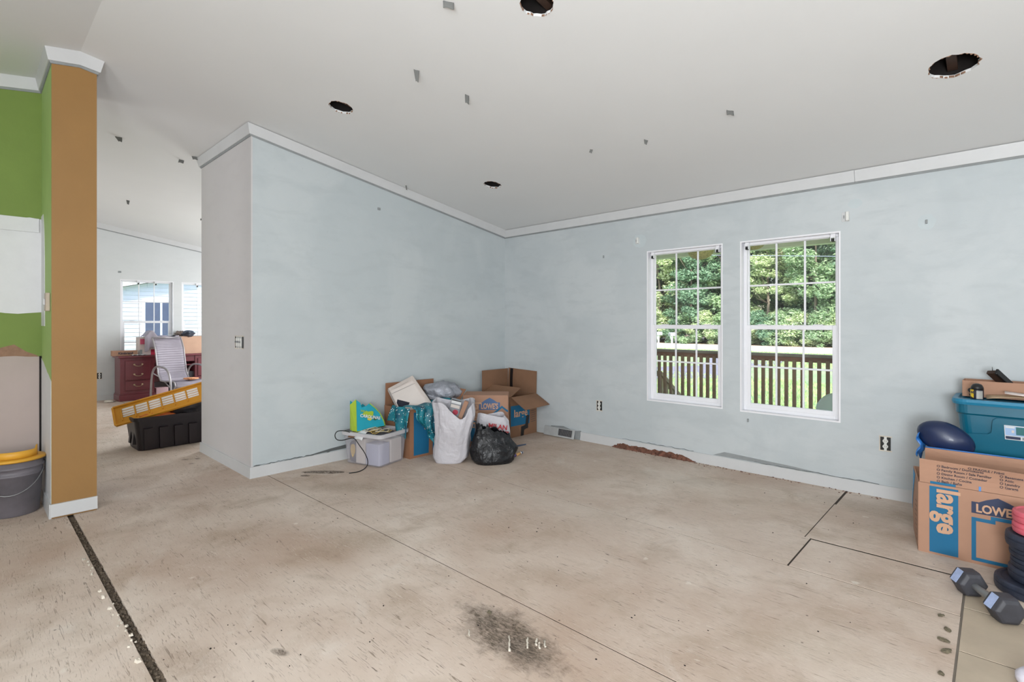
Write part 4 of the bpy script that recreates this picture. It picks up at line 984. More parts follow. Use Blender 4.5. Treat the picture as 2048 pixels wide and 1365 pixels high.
# black cord looping down to the floor
def px_path(pts):
    return [at_d(px, py, d) for (px, py, d) in pts]
cd_pts = [(702, 866, 4.62), (690, 862, 4.60), (675, 862, 4.55), (669, 870, 4.5), (672, 880, 4.47), (683, 882, 4.45), (697, 878, 4.42), (709, 876, 4.40), (717, 889, 4.39), (729, 905, 4.42), (736, 921, 4.44)]
pts = px_path(cd_pts)
q = [on_z(735, 932, .005), on_z(727, 940, .004), on_z(715, 945, .004), on_z(698, 947, .004)]
def smooth(pts, it=2):
    pts = [Vector(p) for p in pts]
    for _ in range(it):
        o = [pts[0]]
        for a, c in zip(pts[:-1], pts[1:]): o += [a.lerp(c, .25), a.lerp(c, .75)]
        pts = o + [pts[-1]]
    return pts
tag(MB().tube(smooth(pts + q), .004, 8).build('loose_cable', M_blk), 'black cord looping out of the clear bin down to the floor', 'cord')

# reusable shopping bag, lime and teal, on the bin
sb = thing('reusable_bag', 'teal and lime reusable shopping bag standing on the clear bin', 'bag', tuple(on_z(713, 864, .30)), R(88))
M_teal = mat('teal_bag_fabric', '1f9fb4', .6, var=.05, scale=8, bump=.15, bscale=20); M_lime = mat('lime_bag_fabric', 'a3bd35', .6, var=.06, scale=9, bump=.1)
fr = [(0, 0), (.29, .012), (.278, .06), (.235, .14), (.19, .19), (.135, .237), (.10, .215), (.055, .21), (.045, .25), (.0, .285)]
def shape_grid(poly_top, w0):  # height profile lookup
    pass
b = MB(); b.add([(x, .004 * math.sin(9 * x) - .0 + .05 * z * 1.0, z) for x, z in fr], [list(range(len(fr)))]); b.build('front_panel', M_teal, sb, solid=.002)
b = MB(); b.add([(x * .96, .12 + .01 * math.sin(8 * x) + .0 * z, z * .93) for x, z in fr], [list(range(len(fr)))]); b.build('back_panel', M_teal, sb, solid=.002)
b = MB(); b.add([(0, 0, 0), (-.012, .06, 0), (0, .12, 0), (0, .12, .235), (-.03, .065, .235), (0, .016, .285)], [(0, 1, 4, 5), (1, 2, 3, 4)]); b.build('side_gusset', M_lime, sb, solid=.002)
b = MB(); b.add([(.29, 0, .012), (.28, .06, .01), (.28, .12, .012), (.235, .12, .13), (.22, .06, .13), (.235, .008, .14)], [(0, 1, 4, 5), (1, 2, 3, 4)]); b.build('side_gusset', M_lime, sb, solid=.002)
b = MB(); b.add([(0, 0, 0), (.29, 0, .012), (.28, .12, .012), (0, .12, 0)], [(0, 1, 2, 3)]); b.build('bottom_panel', M_lime, sb, solid=.002)
b = MB(); e3 = [Vector((x, .05 * z - .002, z)) for x, z in (fr[-1], fr[0], fr[1], fr[2], fr[3], fr[4], fr[5])]; b.tube(e3, .004, 6); b.build('piping', M_lime, sb)
BF = lambda u, v, off=0: Vector((u, .05 * v - off, v))
print_text('printed_lettering', 'CAROLINAS', BF, .03, .13, 1, 1, .038, M_white, sb, .03, -14, .014)
print_text('printed_lettering', 'THE', BF, .035, .175, 1, 1, .024, M_lime, sb, .03, -14, .012)
for (cx, cz, r, m, sd) in ((.115, .145, .042, M_lime, 1), (.13, .10, .020, mat('yellow_print', 'd8c848', .6), 2), (.185, .092, .016, mat('dark_green_print', '2c5c3c', .6), 3)):
    pp = [(cx + r * 1.3 * (1 + .5 * nz((k, sd, 0), .9)) * math.cos(k * math.pi / 8), cz + r * .7 * (1 + .5 * nz((k, sd, 4), .9)) * math.sin(k * math.pi / 8)) for k in range(16)]
    MB().add([BF(u, v, .008 + .0006 * sd) for u, v in pp], [list(range(16))]).build('printed_emblem', m, sb)

# plastic bags
def soft_bag(name, label, loc, rz, rings, m, seed, top=lambda a: 0, n=56, fold=.05, jag=0, parts=True, cat='bag'):
    """rings: (z, rx, ry, cx, cy). open at the top, wrinkled all over"""
    t = thing(name, label, cat, loc, rz); H = rings[-1][0]
    def interp(z):
        for a, c in zip(rings[:-1], rings[1:]):
            if z <= c[0]: k = (z - a[0]) / (c[0] - a[0]); k = k * k * (3 - 2 * k) * .5 + k * .5; return [p + (q - p) * k for p, q in zip(a, c)]
        return rings[-1]
    def fn(u, v):
        a = u * 2 * math.pi; z = v * (H + top(a)); r = interp(min(z, H)); c, s = math.cos(a), math.sin(a); e = .75
        X = math.copysign(abs(c) ** e, c) * r[1]; Y = math.copysign(abs(s) ** e, s) * r[2]
        w = 1 + fold * (nz((c * 2, s * 2, z * 3), 1.2, seed) + .8 * abs(nz((c * 4, s * 4, z * 3), 1.5, seed + 2)) + .5 * nz((c * 9, s * 9, z * 11), 1, seed + 4)) * (.25 + min(1, v * 3))
        if v > .96 and jag: z += jag * nz((c * 5, s * 5, 1), 2, seed)
        return (X * w + r[3], Y * w + r[4], z)
    b = MB(); b.grid(fn, n, 46, True); o = b.build('bag_body', m, t, solid=.0015)
    MB().add([fn(k / n, 0.004) for k in range(n)], [list(range(n))[::-1]]).build('bag_bottom', m, t)
    return t
D43 = YAW
wb = soft_bag('white_plastic_bag', 'tall white plastic bag with packaging sticking out, right of the sequin cloth', (-3.66, 3.085, 0), D43,
    [(0, .125, .10, -.03, -.02), (.05, .165, .12, -.02, 0), (.25, .158, .13, .005, 0), (.42, .18, .12, .02, 0), (.56, .185, .10, .01, 0)], M_wbag, 3, lambda a: -.17 * math.exp(-((math.sin(a) + 1) ** 2) * 6 - (math.cos(a) - .25) ** 2 * 5) + .015 * math.sin(3 * a), fold=.11)
def box_in(name, label, cat, loc, rot, dims, m, bev=.003):
    o = MB().cbox(-dims[0] / 2, dims[0] / 2, -dims[1] / 2, dims[1] / 2, -dims[2] / 2, dims[2] / 2, bev).build(name, m, None, loc, rot); return tag(o, label, cat)
M_pack = mat('grey_printed_packaging', '8d9095', .5, var=.1)
pk = box_in('product_package', 'grey and red product package sticking out of the tall white bag', 'package', (-3.645, 3.095, .475), (R(12), R(14), D43), (.10, .035, .20), M_pack)
for (x0, x1, z0, z1, m) in ((-.045, .045, .062, .088, mat('pale_package_print', 'd9dbdc', .5)), (-.045, .045, .088, .096, M_blk), (-.042, .04, .02, .05, M_pap)):
    MB().box(x0, x1, -.0185, -.0176, z0, z1).build('printed_panel', m, pk)
MB().prism([(.012 + .026 * math.cos(k * .5236), -.02 + .026 * math.sin(k * .5236)) for k in range(12)], 'y', -.0187, -.0176).build('printed_disc', mat('red_print', 'b04050', .5), pk)
box_in('cardboard_sleeve', 'brown cardboard sleeve beside the package in the tall white bag', 'package', (-3.585, 3.14, .46), (R(8), R(22), D43), (.04, .03, .20), M_card)
box_in('grey_box', 'grey brown boxed goods showing through the lower half of the tall white bag', 'box', (-3.655, 3.09, .19), (0, 0, D43), (.22, .16, .33), mat('grey_brown_card', '8e8682', .7))
# box B between wall pile and bags
pB = at_d(973, 900, 5.3 + .15); wB, dB, hB = .46, .30, .525
tB, fB = cardboard_box('closed moving box behind the white bags, blue house outline on its front', (pB.x, pB.y, 0), YAW - R(1.5), wB, dB, hB, closed=True, m=M_card)
F = face_fn('f', wB, dB, hB, .006)
patch_print('printed_panel', F, .0, .27, .10, .92, M_tealp, tB); print_text('printed_lettering', 'large', F, .20, .88, wB, hB, .14, M_ctxt, tB, .02, -90)
lowes(F, .36, .72, wB, hB, .215, .125, tB, M_navy2, M_ctxt)
band('printed_outline', [(.55, .56), (.62, .60), (.87, .78), (.99, .70)], F, M_tealp, tB, wB, hB, .018)
# big open box C in the corner
wC, dC, hC = .44, .46, .45    # front faces +x of the room
tC, fC = cardboard_box('large open cardboard box in the room corner, one flap folded out', (-4.14, 4.34, 0), R(90), wC, dC, hC, [('b', 0, .265), ('r', 2, .265, .06), ('l', -62, .19), ('f', 118, .235, -.1)], m=M_cardd)
for o in [x for x in bpy.data.objects if x.parent == tC]: pass
F = face_fn('f', wC, dC, hC, .006)
MB().add([F(0, 0, .0027), F(1, 0, .0027), F(1, 1, .0027), F(0, 1, .0027)], [(0, 1, 2, 3)]) 
patch_print('printed_panel', F, .0, .70, .28, .78, M_tealp, tC, .004)
print_text('printed_lettering', 'large', F, .10, .50, wC, hC, .115, M_ctxt, tC, .02, 0, .009)
b = MB()
for k in range(9): b.add([F(.76, .30 + k * .055, .0045), F(.95, .315 + k * .055, .0045), F(.95, .325 + k * .055, .0045), F(.76, .31 + k * .055, .0045)], [(0, 1, 2, 3)])
tag(b.build('printed_lines', M_ink, tC), kind='stuff')
band('tape_strip', [(.42, .0), (.44, .18), (.58, .22), (.62, .44)], F, M_tape, tC, wC, hC, .05, .006)
fl_, nr, ob = fC['r']
for sg in (-1, 1): patch_print('tape_strip', lambda u, v, off: fl_(u, v) + nr * sg * off, .82, .93, .01, .99, M_tape, tC, .004)
patch_print('scuffed_patch', lambda u, v, off: fl_(u, v) + nr * (-off), .64, .78, .1, .75, mat('scuffed_cardboard', '6f523f', .9, var=.3, scale=20), tC, .0035)
# second white bag with red lettering, black bag, pens
p2 = at_d(986, 880, 5.0)
w2 = soft_bag('white_carrier_bag', 'white carrier bag with red lettering behind the black bag', (p2.x, p2.y, 0), YAW,
    [(0, .10, .07, 0, 0), (.06, .15, .085, .0, 0), (.22, .165, .08, 0, 0), (.32, .15, .06, -.0, 0), (.385, .125, .045, -.02, 0)], M_wbag, 8, lambda a: .02 * math.sin(2 * a), fold=.05)
M_red = mat('red_lettering', 'b03038', .6)
Mt = Matrix.Translation((p2.x, p2.y, 0)) @ Matrix.Rotation(YAW, 4, 'Z')
for (txt, x, z, sz, rt) in (('MILAN', -.045, .275, .062, -8), ('PRIDZ', -.02, .215, .062, -8)):
    M4 = Matrix.Translation((x, -.094, z)) @ Matrix.Rotation(R(90), 4, 'X') @ Matrix.Rotation(R(rt), 4, 'Z')
    o = lettering('printed_lettering', txt, M4, M_red, w2, size=sz, bold=.002)
bb = at_d(985, 910, 4.74)
soft_bag('black_bag', 'black plastic tote bag slumped in front of the corner boxes', (bb.x, bb.y, 0), YAW + .25,
    [(0, .17, .14, 0, 0), (.03, .19, .155, 0, 0), (.12, .20, .145, .01, 0), (.22, .165, .10, -.01, 0), (.31, .11, .05, -.04, 0)], M_bbag, 5, lambda a: -.05 * math.cos(a) + .012 * math.sin(7 * a) + .01 * math.sin(11 * a + 1), fold=.10, jag=.03)
t = thing('marker_tube', 'purple, white and orange marker tube on the floor by the black bag', 'marker', tuple(on_z(1020, 916, .012)), 0)
d = on_z(1045, 905, .012) - on_z(1020, 916, .012); Mx = d.to_track_quat('X', 'Z').to_matrix().to_4x4(); ln = d.length
for (a, c, m, r) in ((0, .22, M_white, .011), (.22, .45, mat('purple_plastic', '54408c', .5), .012), (.45, .8, mat('orange_print', 'd8a868', .5), .012), (.8, 1.0, M_white, .011)):
    MB().tube([(ln * a, 0, 0), (ln * c, 0, 0)], r, 10, M=Mx).build('barrel_section', m, t)
MB().tube([(ln * .88, 0, .0), (ln * .94, 0, 0)], .0125, 10, M=Mx).build('dark_ring', M_navy, t)
a_, c_ = on_z(1031, 894, .006), on_z(1050, 890, .006)
tag(MB().hull8([a_ + Vector((0, -.025, -.005)), c_ + Vector((0, -.01, -.005)), c_ + Vector((0, .02, -.005)), a_ + Vector((0, .03, -.005))], [a_ + Vector((0, -.02, .01)), c_ + Vector((0, -.005, .006)), c_ + Vector((0, .015, .008)), a_ + Vector((0, .025, .012))]).build('cloth_strap', mat('blue_grey_strap', '4a5468', .7)), 'blue grey strap lying on the floor behind the black bag', 'strap')

# ---- right-hand pile ---------------------------------------------
wR, dR, hR = .62, .38, .385
tR, fR = cardboard_box('large moving box with both flaps up at the right edge of the view', (-.015, 3.848, 0), R(1.0), wR, dR, hR, [('f', 4, .125, -.10), ('b', 3, .12), ('l', -60, .1)], bulge=.012)
F = face_fn('f', wR, dR, hR, .012)
patch_print('printed_panel', F, .075, .27, .03, .97, M_tealp, tR, .004)
print_text('printed_lettering', 'large', F, .13, .955, wR, hR, .135, M_ctxt, tR, .03, -90, .009, sx=.92)
lowes(F, .355, .70, wR, hR, .205, .095, tR, M_navy, M_ctxt)
band('printed_outline', [(.37, .07), (.37, .62), (.49, .62), (.49, .67), (.95, .67), (.95, .07), (.37, .07)], F, M_tealp, tR, wR, hR, .018)
fl_, nr, ob = fR['f']
if nr.y > 0: nr = -nr
FF = lambda u, v, off=0: fl_(u, v) + nr * (off + .002)
patch_print('printed_panel', FF, .075, .25, .0, .10, M_tealp, tR, .002)
rows_ = [('O Bedroom / Dormitorio', .80), ('O Family Room / Sala Familiar', .64), ('O Dining Room / Comedor', .48), ('O Kitchen / Cocina', .32), ('O Bath / Baño', .16)]
for tx, v in rows_: print_text('printed_lettering', tx, FF, .12, v - .06, wR, .125, .0175, M_ink, tR, .02, 0, .003, sx=1.05)
print_text('printed_lettering', 'O FRAGILE / Frágil', FF, .33, .84, wR, .125, .0165, M_ink, tR, .02, 0, .003, sx=1.1)
for tx, v in (('O Basement', .70), ('O Attic', .55), ('O Laundry', .40), ('O Garage', .25)): print_text('printed_lettering', tx, FF, .53, v, wR, .125, .0175, M_ink, tR, .02, 0, .003)
patch_print('tape_piece', lambda u, v, off: FF(u, v, off), .40, .415, -.0, .18, mat('blue_tape', '3878b8', .5), tR, .003, 2)
FL_ = face_fn('l', wR, dR, hR, .012)
patch_print('printed_panel', FL_, .05, .5, .45, .98, mat('bright_teal_print', '2c8cc0', .6), tR, .004)
b = MB()
for k in range(9): b.add([FL_(.80, .12 + k * .07, .0045), FL_(.93, .12 + k * .07, .0045), FL_(.93, .13 + k * .07, .0045), FL_(.80, .13 + k * .07, .0045)], [(0, 1, 2, 3)])
tag(b.build('printed_lines', M_ink, tR), kind='stuff')
# torn corner and blue liner along the back flap
M_blu = mat('blue_plastic_film', '2f74c0', .35, var=.1)
fb, nb_, _ = fR['b']
tag(MB().tube([Matrix.Translation((-.015, 3.848, 0)) @ Matrix.Rotation(R(1), 4, 'Z') @ (fb(k / 12, 1.0) + Vector((0, 0, .004))) for k in range(13)], .0035, 6).build('blue_liner_edge', M_blu), 'blue plastic liner edge folded over the back flap of the right moving box', 'liner')
for o in [x for x in bpy.data.objects if x.parent == tR and not x.name.startswith('flap')]:          # the crushed left end splays outwards
    for v in o.data.vertices:
        if v.co.x < -.12: v.co.x -= .05 * min(1, (-.12 - v.co.x) / .18) * (v.co.y + dR / 2) / dR
# hidden box carrying the teal tote
cardboard_box('cardboard box standing behind the right moving box, under the teal tote', (.15, 4.375, 0), 0, .60, .36, .435, closed=True)
# teal tote on its side showing the long wall, lid on top
tx = thing('teal_storage_tote', 'teal storage tote with a white label on top of the boxes at the right', 'tote', (.14, 4.37, .44), R(-1))
M_tt = mat('glossy_teal_plastic', '0b6079', .3, var=.05, scale=2, coat=.2)
W0, W1, D0, D1, HT = .58, .66, .30, .36, .345
b = MB(); shell(b, [(rrect(W0, D0, .05, 6), .0), (rrect(W0 + .01, D0 + .01, .055, 6), .015), (rrect(W1 - .02, D1 - .02, .06, 6), .27), (rrect(W1, D1, .06, 6), .28), (rrect(W1 + .005, D1 + .005, .06, 6), HT)]); b.build('tub', M_tt, tx)
def tfn(u, v, off=0):  # the long front face
    y0 = -(D0 + (D1 - D0 - .02) * v * 1) / 2; return Vector(((u - .5) * (W0 + (W1 - W0) * v), y0 - .004 - off, v * .27))
b = MB()
prof = [(.03, 0), (.97, 0), (.97, .56), (.955, .62), (.78, .66), (.76, .92), (.74, .97), (.29, .97), (.265, .92), (.25, .66), (.22, .60), (.06, .56), (.03, .50)]
b.add([tfn(u, v, .018) for u, v in prof] + [tfn(u, v, -.004) for u, v in prof], [list(range(13))] + [(i, (i + 1) % 13, 13 + (i + 1) % 13, 13 + i) for i in range(13)]); b.build('raised_panel', M_tt, tx, bevel=.006)
b = MB(); shell(b, [(rrect(W1 + .03, D1 + .03, .07, 6), HT - .012), (rrect(W1 + .04, D1 + .04, .075, 6), HT + .004), (rrect(W1 + .03, D1 + .03, .07, 6), HT + .02), (rrect(W1 - .02, D1 - .02, .06, 6), HT + .022), (rrect(W1 - .04, D1 - .04, .06, 6), HT + .012)], True, True); b.build('lid', mat('blue_teal_lid_plastic', '21789a', .35, var=.05), tx)
lb = MB().add([tfn(*q, .020) for q in ((.33, .55), (.50, .55), (.50, .86), (.33, .86))], [(0, 1, 2, 3)]).build('label_sticker', M_white, tx, solid=.0006)
def ls(u0, u1, v0, v1, m, off=.0215): MB().add([tfn(*q, off) for q in ((.33 + .17 * u0, .55 + .31 * v0), (.33 + .17 * u1, .55 + .31 * v0), (.33 + .17 * u1, .55 + .31 * v1), (.33 + .17 * u0, .55 + .31 * v1))], [(0, 1, 2, 3)]).build('label_print', m, lb)
ls(.03, .97, .30, .95, mat('pale_blue_print', '9cb8dc', .5)); ls(.45, .95, .38, .93, mat('dark_teal_print', '2c6c70', .5), .022); ls(.03, .62, .05, .24, M_navy); ls(.05, .4, .82, .93, M_white, .022); ls(.28, .38, .50, .68, M_pap, .0223)
for k in range(7): ls(.68 + k * .04, .695 + k * .04 + .01 * (k % 2), .05, .24, M_ink, .022)
LZ = .44 + HT + .022
# spray can on the lid
ct = at_d(1954, 790, 3.02); ct = Vector((-.092, 4.235, LZ))
sc_ = thing('spray_can', 'black and yellow spray can standing on the tote lid', 'can', tuple(ct), R(-20))
MB().lathe([(.030, 0), (.031, .003), (.031, .062), (.029, .066)], 24).build('can_body', mat('dark_navy_can', '17182a', .35), sc_)
MB().lathe([(.0315, .058), (.030, .072), (.022, .088), (.010, .094), (.002, .095)], 24).build('cap', M_blk, sc_)
def arc(name, a0, a1, z0, z1, m, r=.0316, par=sc_): 
    b = MB(); b.grid(lambda u, v: (r * math.cos(a0 + (a1 - a0) * u), r * math.sin(a0 + (a1 - a0) * u), z0 + (z1 - z0) * v - .012 * u * (1 - v) * (1 if m.name.startswith('yellow_can') else 0)), 8, 2); return b.build(name, m, par)
arc('label_print', R(212), R(262), .020, .058, mat('yellow_can_print', 'e0bc28', .4)); arc('label_print', R(285), R(345), .004, .052, mat('grey_label_text', '9a9a96', .5))
vs, fs = text_geo('40', .03, .001); MB().add([(.0325 * math.cos(R(228) + p.x / .034), .0325 * math.sin(R(228) + p.x / .034), .034 + p.y * .8) for p in vs], fs).build('printed_lettering', M_ink, sc_)
# low carton, papers, wood piece on the lid
lc, _ = cardboard_box('low bowed cardboard carton with black marker writing on the tote lid', (.17, 4.42, LZ), R(-2), .66, .15, .10, closed=False, bulge=.004)
F = face_fn('f', .66, .16, .10, .004)
print_text('marker_writing', '270', F, .48, .40, .66, .10, .05, M_ink, lc, 0, 0, .006); print_text('marker_writing', 'S', F, .05, .02, .66, .10, .07, M_blk, lc, .03, 15, .006)
b = MB(); b.grid(lambda u, v: (.0 + .34 * u, .10 * v, .006 + .018 * math.sin(u * 3.0) * (1 - v * .5) + .012 * v), 10, 4)
tag(b.build('tan_envelope', mat('tan_envelope_paper', 'b59d80', .8, var=.08, scale=9), None, (-.05, 4.225, LZ + .002), solid=.002), 'tan crumpled envelope on the tote lid beside the spray can', 'paper')
b = MB(); b.grid(lambda u, v: (.06 + .30 * u, .05 * v, .032 - .03 * u + .01 * v), 8, 3)
tag(b.build('white_envelope', mat('white_envelope_paper', 'dccfca', .8), None, (-.03, 4.235, LZ + .012), solid=.0015), 'white folded paper lying on the tan envelope', 'paper')
a, c = at_d(1984, 744, 3.20), at_d(2030, 786, 3.23)
wd = thing('wood_moulding', 'dark brown carved wood moulding piece sticking up from the low carton', 'wood piece', tuple(c)); d = a - c; q_ = frame_mat((0, 0, 0), d, Vector((.3, -.9, .6))); Lw = d.length
MB().cbox(-.12, Lw, -.030, .022, -.012, .012, .003, q_).build('bar', M_brn, wd)
MB().cbox(-.12, Lw - .02, -.018, .004, .012, .016, .002, q_).build('inset_face', mat('mid_brown_wood', '7a5a48', .6, var=.2, scale=12), wd)
MB().cbox(-.12, Lw + .004, .018, .032, -.02, .018, .003, q_).build('dark_edge', M_blk, wd)
MB().tube([q_ @ Vector((Lw, .0, .01)), q_ @ Vector((Lw + .03, .015, .012))], .002, 5).build('nail', M_metal, wd)
# dark blue tied bag stuffed in the moving box
bg_ = thing('blue_tied_bag', 'shiny dark blue inflated bag tied with blue film, left of the teal tote', 'bag', (-.245, 4.125, .54), 0)
M_db = mat('dark_blue_vinyl', '122348', .38, var=.3, scale=3, bump=.12, bscale=8, coat=.1)
bm = bmesh.new(); bmesh.ops.create_icosphere(bm, subdivisions=4, radius=1)
for v in bm.verts:
    d = 1 + .05 * nz(v.co, 1.6, 3); v.co = Vector((v.co.x * .135 * d, v.co.y * .07 * d, v.co.z * .10 * d)); v.co.z -= .35 * v.co.x * .6
me = bpy.data.meshes.new('bag_body'); bm.to_mesh(me); bm.free(); me.materials.append(M_db); me.polygons.foreach_set('use_smooth', [True] * len(me.polygons))
o = bpy.data.objects.new('bag_body', me); COL.objects.link(o); o.parent = bg_; o.location = (.01, 0, .02)
b = MB(); b.grid(lambda u, v: (-.115 - .012 * math.sin(v * 9) + .02 * u, -.06 + .09 * u + .01 * math.sin(v * 5), .03 - .13 * v + .02 * math.sin(u * 7)), 10, 10); b.build('film_knot', M_blu, bg_, solid=.003)

# weights
M_iron = mat('blue_black_iron', '2e3444', .5, .2, var=.3, scale=14, bump=.15, bscale=40); M_rub = mat('worn_black_rubber', '3a3a40', .55, var=.25, scale=12, bump=.1)
M_pink = mat('dusty_red_plastic', 'd06070', .45, var=.15, scale=12)
z = 0; pc = (.150, 3.440)
stack = [(.165, .06, 0, 0, M_iron, 'lowest and widest dark weight plate of the stack by the moving box'), (.128, .062, .012, .004, M_iron, 'second dark weight plate from the bottom of the stack'), (.118, .046, .01, 0, M_iron, 'third dark weight plate from the bottom, thinner than its neighbours'), (.118, .046, .006, .002, M_iron, 'fourth dark weight plate from the bottom, middle of the stack'), (.130, .066, .004, 0, M_iron, 'topmost dark weight plate, right under the red ones'), (.102, .052, -.0, 0, M_pink, 'lower red weight plate on the stack'), (.102, .052, 0, .003, M_pink, 'topmost red weight plate on the stack')]
for (r, h, dx, dy, m, lab) in stack:
    t = thing('weight_plate', lab, 'weight', (pc[0] + dx, pc[1] + dy, z), 0, 'stacked weight plates')
    e = h * .3
    MB().lathe([(r - e * .6, 0), (r - e * .15, e * .3), (r, e), (r, h * .55), (r - .0035, h * .58), (r - .0035, h * .64), (r, h * .67), (r, h - e), (r - e * .15, h - e * .3), (r - e * .6, h), (r * .86, h), (r * .82, h - .004), (r * .34, h - .004), (r * .30, h), (.014, h), (.013, h - .01)], 72, smooth=False).build('disc', m, t)
    MB().lathe([(.0135, h - .02), (.0135, h + .0005), (.024, h + .0005), (.026, h - .004)], 20).build('hub_ring', M_metal if m is M_iron else m, t)
    z += h
dA_, dB_ = Vector((-.100, 3.228, .056)), Vector((.020, 3.035, .056))
dm = thing('hex_dumbbell', 'rubber hex dumbbell with worn facets tinted with sky reflection lying in front of the plates', 'dumbbell', tuple((dA_ + dB_) / 2)); ax = (dB_ - dA_).normalized()
Md = frame_mat((0, 0, 0), ax, ax.cross(Vector((0, 0, 1))) * -1); half = (dB_ - dA_).length / 2
M_facet = mat('worn_sky_tint_rubber', 'a3b2d6', .45, var=.15, scale=30)  # worn rubber with the sky's reflection painted in pale blue
def hexhead(c):
    Rr = .0625; ap = Rr; pts = [(Rr * math.cos(R(30 + 60 * k)), Rr * math.sin(R(30 + 60 * k))) for k in range(6)]
    pts = [(Rr * math.cos(R(60 * k)), Rr * math.sin(R(60 * k))) for k in range(6)]
    pr_ = [(-.046, .70), (-.038, .92), (-.022, 1), (.022, 1), (.038, .92), (.046, .70)]
    vs = []; fs = []
    for (x, s_) in pr_: vs += [Md @ Vector((c + x, p[0] * s_, p[1] * s_)) for p in pts]
    for j in range(5):
        for i in range(6): fs.append((j * 6 + i, j * 6 + (i + 1) % 6, (j + 1) * 6 + (i + 1) % 6, (j + 1) * 6 + i))
    fs += [list(range(6))[::-1], list(range(30, 36))]
    o = MB().add(vs, fs).build('head', M_rub, dm, bevel=.003)
    q = [Vector((c - .021, pts[k][0], pts[k][1])) for k in (2, 3)] + [Vector((c + .021, pts[k][0], pts[k][1])) for k in (3, 2)]
    n_ = Vector((0, math.cos(R(150)), math.sin(R(150)))) * .0012
    MB().add([Md @ (p + n_) for p in q], [(0, 1, 2, 3)]).build('worn_sky_facet', M_facet, o, solid=.001)
hexhead(-half); hexhead(half)
MB().tube([Md @ Vector((-half, 0, 0)), Md @ Vector((-half * .4, 0, 0)), Md @ Vector((0, 0, 0)), Md @ Vector((half * .4, 0, 0)), Md @ Vector((half, 0, 0))], [.014, .0155, .0175, .0155, .014], 14).build('handle', M_metal, dm)
MB().lathe([(.0, 0), (.05, 0), (.062, .02), (.064, .06), (.05, .078), (.0, .08)], 24) 
p = on_z(2052, 1372, 0)
tag(MB().lathe([(.03, 0), (.05, .0), (.058, .012), (.058, .03), (.045, .045), (.004, .05)], 28).build('plastic_container', mat('white_lavender_plastic', 'dcd8e4', .35), None, (p.x + .03, p.y + .01, .002)), 'white rounded plastic item at the lower right corner of the view', 'plastic item')

# ---- left edge: bucket -------------------------------------------
bk = thing('bucket', 'scuffed grey bucket with a yellow lid by the green wall', 'bucket', (-4.80, .218, 0), R(10))
M_bg = mat('scuffed_grey_plastic', '6e6a70', .5, var=.15, scale=9, bump=.1)
MB().lathe([(.125, 0), (.130, .005), (.146, .26), (.152, .262), (.152, .275), (.147, .277), (.149, .31), (.157, .312), (.157, .325), (.150, .327), (.152, .36), (.144, .362)], 44).build('pail', M_bg, bk)
MB().tube([(.153 * math.cos(R(a)), .153 * math.sin(R(a)), .30 - .13 * math.sin(R(a + 150)) ** 2 * 1) if False else (.156 * math.cos(R(a)), .156 * math.sin(R(a)), .29 - .14 * math.sin(math.pi * (a + 100) / 160)) for a in range(-100, 61, 8)], .003, 6).build('wire_handle', M_metal, bk)
M_yel = mat('yellow_orange_plastic', 'dca436', .45, var=.06)
MB().lathe([(.05, .362), (.158, .362), (.163, .358), (.163, .372), (.12, .378), (.115, .372), (.05, .372)], 40).build('lid', M_yel, bk)
b = MB(); b.grid(lambda u, v: (.118 * math.cos(R(-120 + 190 * u)), .118 * math.sin(R(-120 + 190 * u)), .374 + v * (.05 + .02 * (u > .93))), 30, 2); b.build('lid_collar', M_yel, bk, solid=.004)

# ---- back room ----------------------------------------------------
bt = thing('dark_storage_tote', 'dark brown storage tote with clothes, in the back room', 'tote', (-6.37, 1.50, 0), R(90) + R(1.5))
M_dt = mat('dark_brown_plastic', '1d1317', .45, var=.1)
b = MB(); shell(b, [(rrect(.66, .36, .04), 0), (rrect(.67, .37, .045), .01), (rrect(.74, .42, .05), .30), (rrect(.78, .46, .055), .30), (rrect(.785, .465, .055), .335), (rrect(.75, .43, .05), .335), (rrect(.72, .40, .05), .30)]); b.build('tub', M_dt, bt)
for k in range(5):
    x = -.26 + k * .13; MB().prism([(x - .03, .03), (x + .03, .03), (x + .04, .24), (x - .04, .24)], 'y', -.215, -.18, Matrix.Rotation(R(5), 4, 'X')).build('side_rib', M_dt, bt)
for k in range(2): MB().box(-.372, -.345, -.10 + k * .12, -.05 + k * .12, .02, .29, Matrix.Rotation(R(6), 4, 'Y')).build('end_rib', M_dt, bt)
M_or = mat('orange_cloth', 'c06a30', .8, var=.3, scale=14); M_bk2 = mat('black_cloth', '2a282c', .8, var=.4, scale=18, bump=.5)
blob('orange_garment', 'orange and brown garment at the left end inside the dark tote', 'clothes', (-6.33, 1.32, .315), (.13, .17, .05), M_or, 3, .4, 2)
blob('black_garment', 'black folded garment at the right end inside the dark tote', 'clothes', (-6.36, 1.66, .36), (.15, .19, .08), M_bk2, 6, .4, 2)
blob('rust_garment', 'rust coloured garment in the middle of the dark tote', 'clothes', (-6.42, 1.52, .37), (.12, .12, .07), mat('rust_cloth', '7c4426', .85, var=.3, scale=14), 9, .35, 2)
